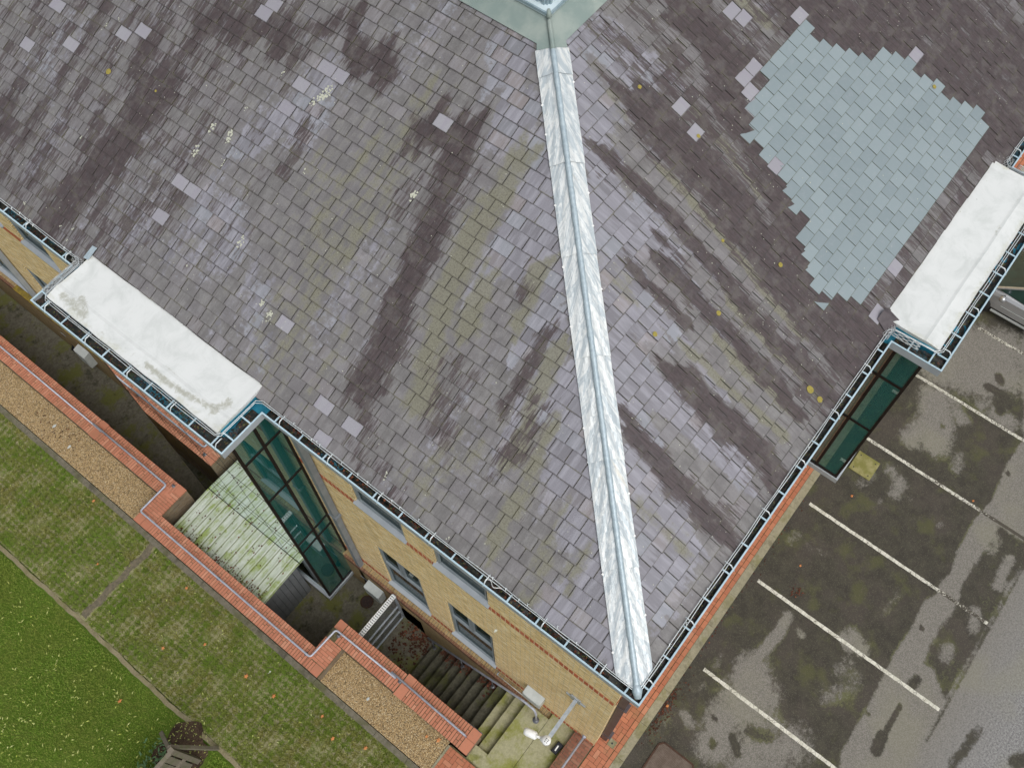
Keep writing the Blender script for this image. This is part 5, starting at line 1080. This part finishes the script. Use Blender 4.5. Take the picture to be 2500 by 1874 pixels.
def gh(y,w,wt,zb,zt): return [(cx-w,y,zb),(cx-wt,y,zt-.03),(cx-wt*.8,y,zt),(cx,y,zt+.02),(cx+wt*.8,y,zt),(cx+wt,y,zt-.03),(cx+w,y,zb)]
m=MB();loft(m,[gh(-1.62,.74,.70,.97,1.0),gh(-2.45,.80,.60,.98,1.47),gh(-3.5,.81,.60,.98,1.52),gh(-4.2,.80,.58,.98,1.45),gh(-4.75,.76,.6,.98,1.08)]);m.build('windows',M_carg,car)
m=MB();loft(m,[[(cx-.61,y,z),(cx-.45,y,z+.04),(cx,y,z+.055),(cx+.45,y,z+.04),(cx+.61,y,z)] for y,z in ((-2.40,1.44),(-2.9,1.50),(-3.5,1.51),(-4.15,1.46))],caps=False);m.build('roof_panel',M_car,car,True)
for sx in (-1,1):
    m=MB();m.bar((cx+sx*.80,-1.60,.965),(cx+sx*.62,-2.44,1.44),.06,.05);m.bar((cx+sx*.62,-2.44,1.45),(cx+sx*.62,-4.15,1.46),.05,.05);m.bar((cx+sx*.82,-3.1,.97),(cx+sx*.63,-3.1,1.46),.06,.03);m.build('window_pillar',M_car,car)
    m=MB();m.tube([(cx+sx*.86,-1.98,.97),(cx+sx*.94,-1.98,1.0),(cx+sx*1.0,-1.97,1.02),(cx+sx*1.07,-1.96,1.02),(cx+sx*1.10,-1.96,1.02)],[.03,.05,.085,.08,.03],12);m.build('wing_mirror',M_car,car,True)
    for y in (-1.55,-4.15):
        m=MB();m.tube([(cx+sx*.70,y,.31),(cx+sx*.90,y,.31)],.31,24);wv=m.build('wheel',M_tyre,car,True);m=MB();m.tube([(cx+sx*.895,y,.31),(cx+sx*.91,y,.31)],.2,18);m.build('rim',M_car,wv,True)
    m=MB();m.tube([(cx+sx*.62,-.86,.62),(cx+sx*.75,-1.05,.72)],[.09,.1],12);m.build('headlight',M_white,car,True)
    m=MB();m.bar((cx+sx*.894,-1.9,.28),(cx+sx*.894,-4.0,.28),.02,.07);m.bar((cx+sx*.897,-2.05,.6),(cx+sx*.897,-3.9,.6),.006,.015);m.build('side_trim',M_cab,car)
m=MB();m.bar((cx-.5,-1.56,1.0),(cx+.1,-1.50,.99),.02,.02);m.build('wiper',M_bait,car)
# leaves
m=MB()
def leaf(m,x,y,z,L,W,t,bend=.012):
    d=Vector((math.cos(t),math.sin(t),0));n=Vector((-d.y,d.x,0));p=Vector((x,y,z));c=(random.random(),random.random(),0,1)
    a=p-d*L;b=p+d*L;q=p+n*W+Vector((0,0,bend));r=p-n*W+Vector((0,0,bend*.3));m.face([a,r,p+Vector((0,0,bend*.8))],c);m.face([a,p+Vector((0,0,bend*.8)),q],c);m.face([b,p+Vector((0,0,bend*.8)),r],c);m.face([b,q,p+Vector((0,0,bend*.8))],c)
for k in range(900):
    u=random.random()**.6;x=-5.35-random.random()*4.2;y=random.uniform(6.6,14.2)
    if random.random()>(.20+.8*min(1,max(0,(-5.2-x)/3.2))*min(1,max(.1,(13-y)/4))): continue
    leaf(m,x,y,.10,random.uniform(.028,.052),random.uniform(.009,.015),random.gauss(.5,1.1))
for k in range(14):
    x=-5.35-random.random()*3.5;y=random.uniform(7,12.5);t=random.random()*6
    for q in range(7): leaf(m,x+.035*q*math.cos(t)+random.gauss(0,.01),y+.035*q*math.sin(t)+random.gauss(0,.01),.105,.028,.008,t+(.9 if q%2 else -.9))
for k in range(150): leaf(m,random.uniform(-5.0,-2.85),random.uniform(3.5,15),.12,random.uniform(.025,.042),random.uniform(.008,.012),random.random()*6)
for k in range(160): 
    t=random.random()*6.28;d=random.random()**.5*.6;leaf(m,-5.62+d*math.cos(t),7.05+d*math.sin(t),.12,random.uniform(.012,.03),.008,random.random()*6)
tag(m.build('yellow_leaves',M_leafy),'slender yellow green willow-like leaves littering the grass','leaves',kind='stuff')
def maple(x,y,z,s,t,lab,gp):
    m=MB();n=15;P=[]
    for k in range(n): r=s*(1 if k%3==0 else (.62 if k%3==1 else .55))*random.uniform(.85,1.1);P.append((x+r*math.cos(t+k*6.283/n),y+r*.8*math.sin(t+k*6.283/n),z+random.uniform(0,.02)))
    for k in range(n): m.face([(x,y,z+.012),P[k],P[(k+1)%n]],(random.random(),.3,0,1))
    tag(m.build('fallen_leaf',M_leafo),lab,'leaf',gp)
for (x,y,s) in [(-3.62,7.05,.07),(-3.55,6.25,.06),(-3.05,9.6,.05),(-4.35,9.0,.05),(-3.95,11.7,.04),(-3.4,4.6,.06),(-3.2,5.1,.05),(-3.1,3.9,.06),(-3.7,8.3,.05),(-2.95,13.0,.05)]: maple(x,y,.12,s,random.random()*6,'crisp orange leaf lying on the olive turf cells','orange leaves on the turf')
maple(-5.75,8.9,.11,.06,1,'single orange leaf lying out on the bright green lawn',None)
maple(-2.1,3.0,.12,.05,2,'orange leaf on the gravel near the end of the short handrail',None);maple(-2.0,2.75,.12,.07,.5,'larger rusty leaf on the gravel by the coping end',None);maple(-1.98,11.9,.12,.07,.5,'orange leaf on the gravel beside the coping corner',None)
for (x,y,s) in [(1.7,-.8,.05),(8.6,-1.6,.05),(12.0,-6.0,.05),(10.3,-4.0,.04),(6.3,-1.5,.04)]: maple(x,y,.01,s,random.random()*6,'small orange leaf lying on the tarmac','orange leaves on the tarmac')
m=MB()
for k in range(520):
    q=random.random()
    if q<.42: x=-.16-abs(random.gauss(0,.35));y=random.gauss(4.9,.35);z=-2.09+random.random()*.03
    elif q<.55: x=random.uniform(-1.35,-.3);y=random.uniform(4.7,5.5);z=-2.09+random.random()*.02
    else:
        k2=random.choice([3,3,4,6,6,7,8,8,9,9]);x=-.17-abs(random.gauss(0,.13));y=1.76+.255*k2+random.random()*.23;z=-.175*(k2+1)+.01+random.random()*.02
    x=max(-1.36,x);r=random.uniform(.018,.05);t=random.random()*6.3;c_=(random.random(),random.random(),0,1)
    m.face([(x+r*math.cos(t+a)*(1 if i%2 else .5),y+r*math.sin(t+a)*(1 if i%2 else .5),z+random.random()*.012) for i,a in enumerate((0,1,2,3.1,4.1,5.2))],c_)
tag(m.build('dead_leaves',M_leafr),'dark red dead leaves heaped at the stair foot and step ends','leaves',kind='stuff')
m=MB()
for k in range(300):
    if k<190: x=1.7+random.gauss(0,.42)+.0;y=-.73-abs(random.gauss(0,.12))
    elif k<235: x=5.72+random.gauss(0,.08);y=-1.75+random.gauss(0,.09)
    else: x=random.uniform(.5,8);y=-.72-abs(random.gauss(0,.05))
    r=random.uniform(.008,.03);t=random.random()*6;m.face([(x+r*math.cos(t+a),y+r*math.sin(t+a)*.7,.006+random.random()*.015) for a in (0,1.3,2.7,4.2)])
tag(m.build('kerb_litter',M_leafr),'dark leaf litter caught against the kerb','leaves',kind='stuff')
m=MB()
for k in range(60):
    x=random.choice([random.gauss(-2.2,.15)]);y=random.gauss(15.1,.5);r=random.uniform(.01,.035);t=random.random()*6;m.face([(x+r*math.cos(t+a),y+r*math.sin(t+a)*.6,.108) for a in (0,1.5,3,4.4)])
tag(m.build('twigs_on_gravel',M_leafr),'brown leaf scraps on the gravel beside the long coping','leaves',kind='stuff')
for x,y in ((-2.22,15.35),(-2.36,14.6),(-2.3,4.55)):
    m=MB();n=10;rr=random.Random(int(y*10));m.face([(x+.06*rr.uniform(.6,1.1)*math.cos(k*6.28/n),y+.035*rr.uniform(.7,1.1)*math.sin(k*6.28/n),.125) for k in range(n)]);
    for k in range(0): pass
    tag(m.build('pale_stone',M_cab),'pale flat stone lying on the tan gravel','stone','pale stones on the gravel')
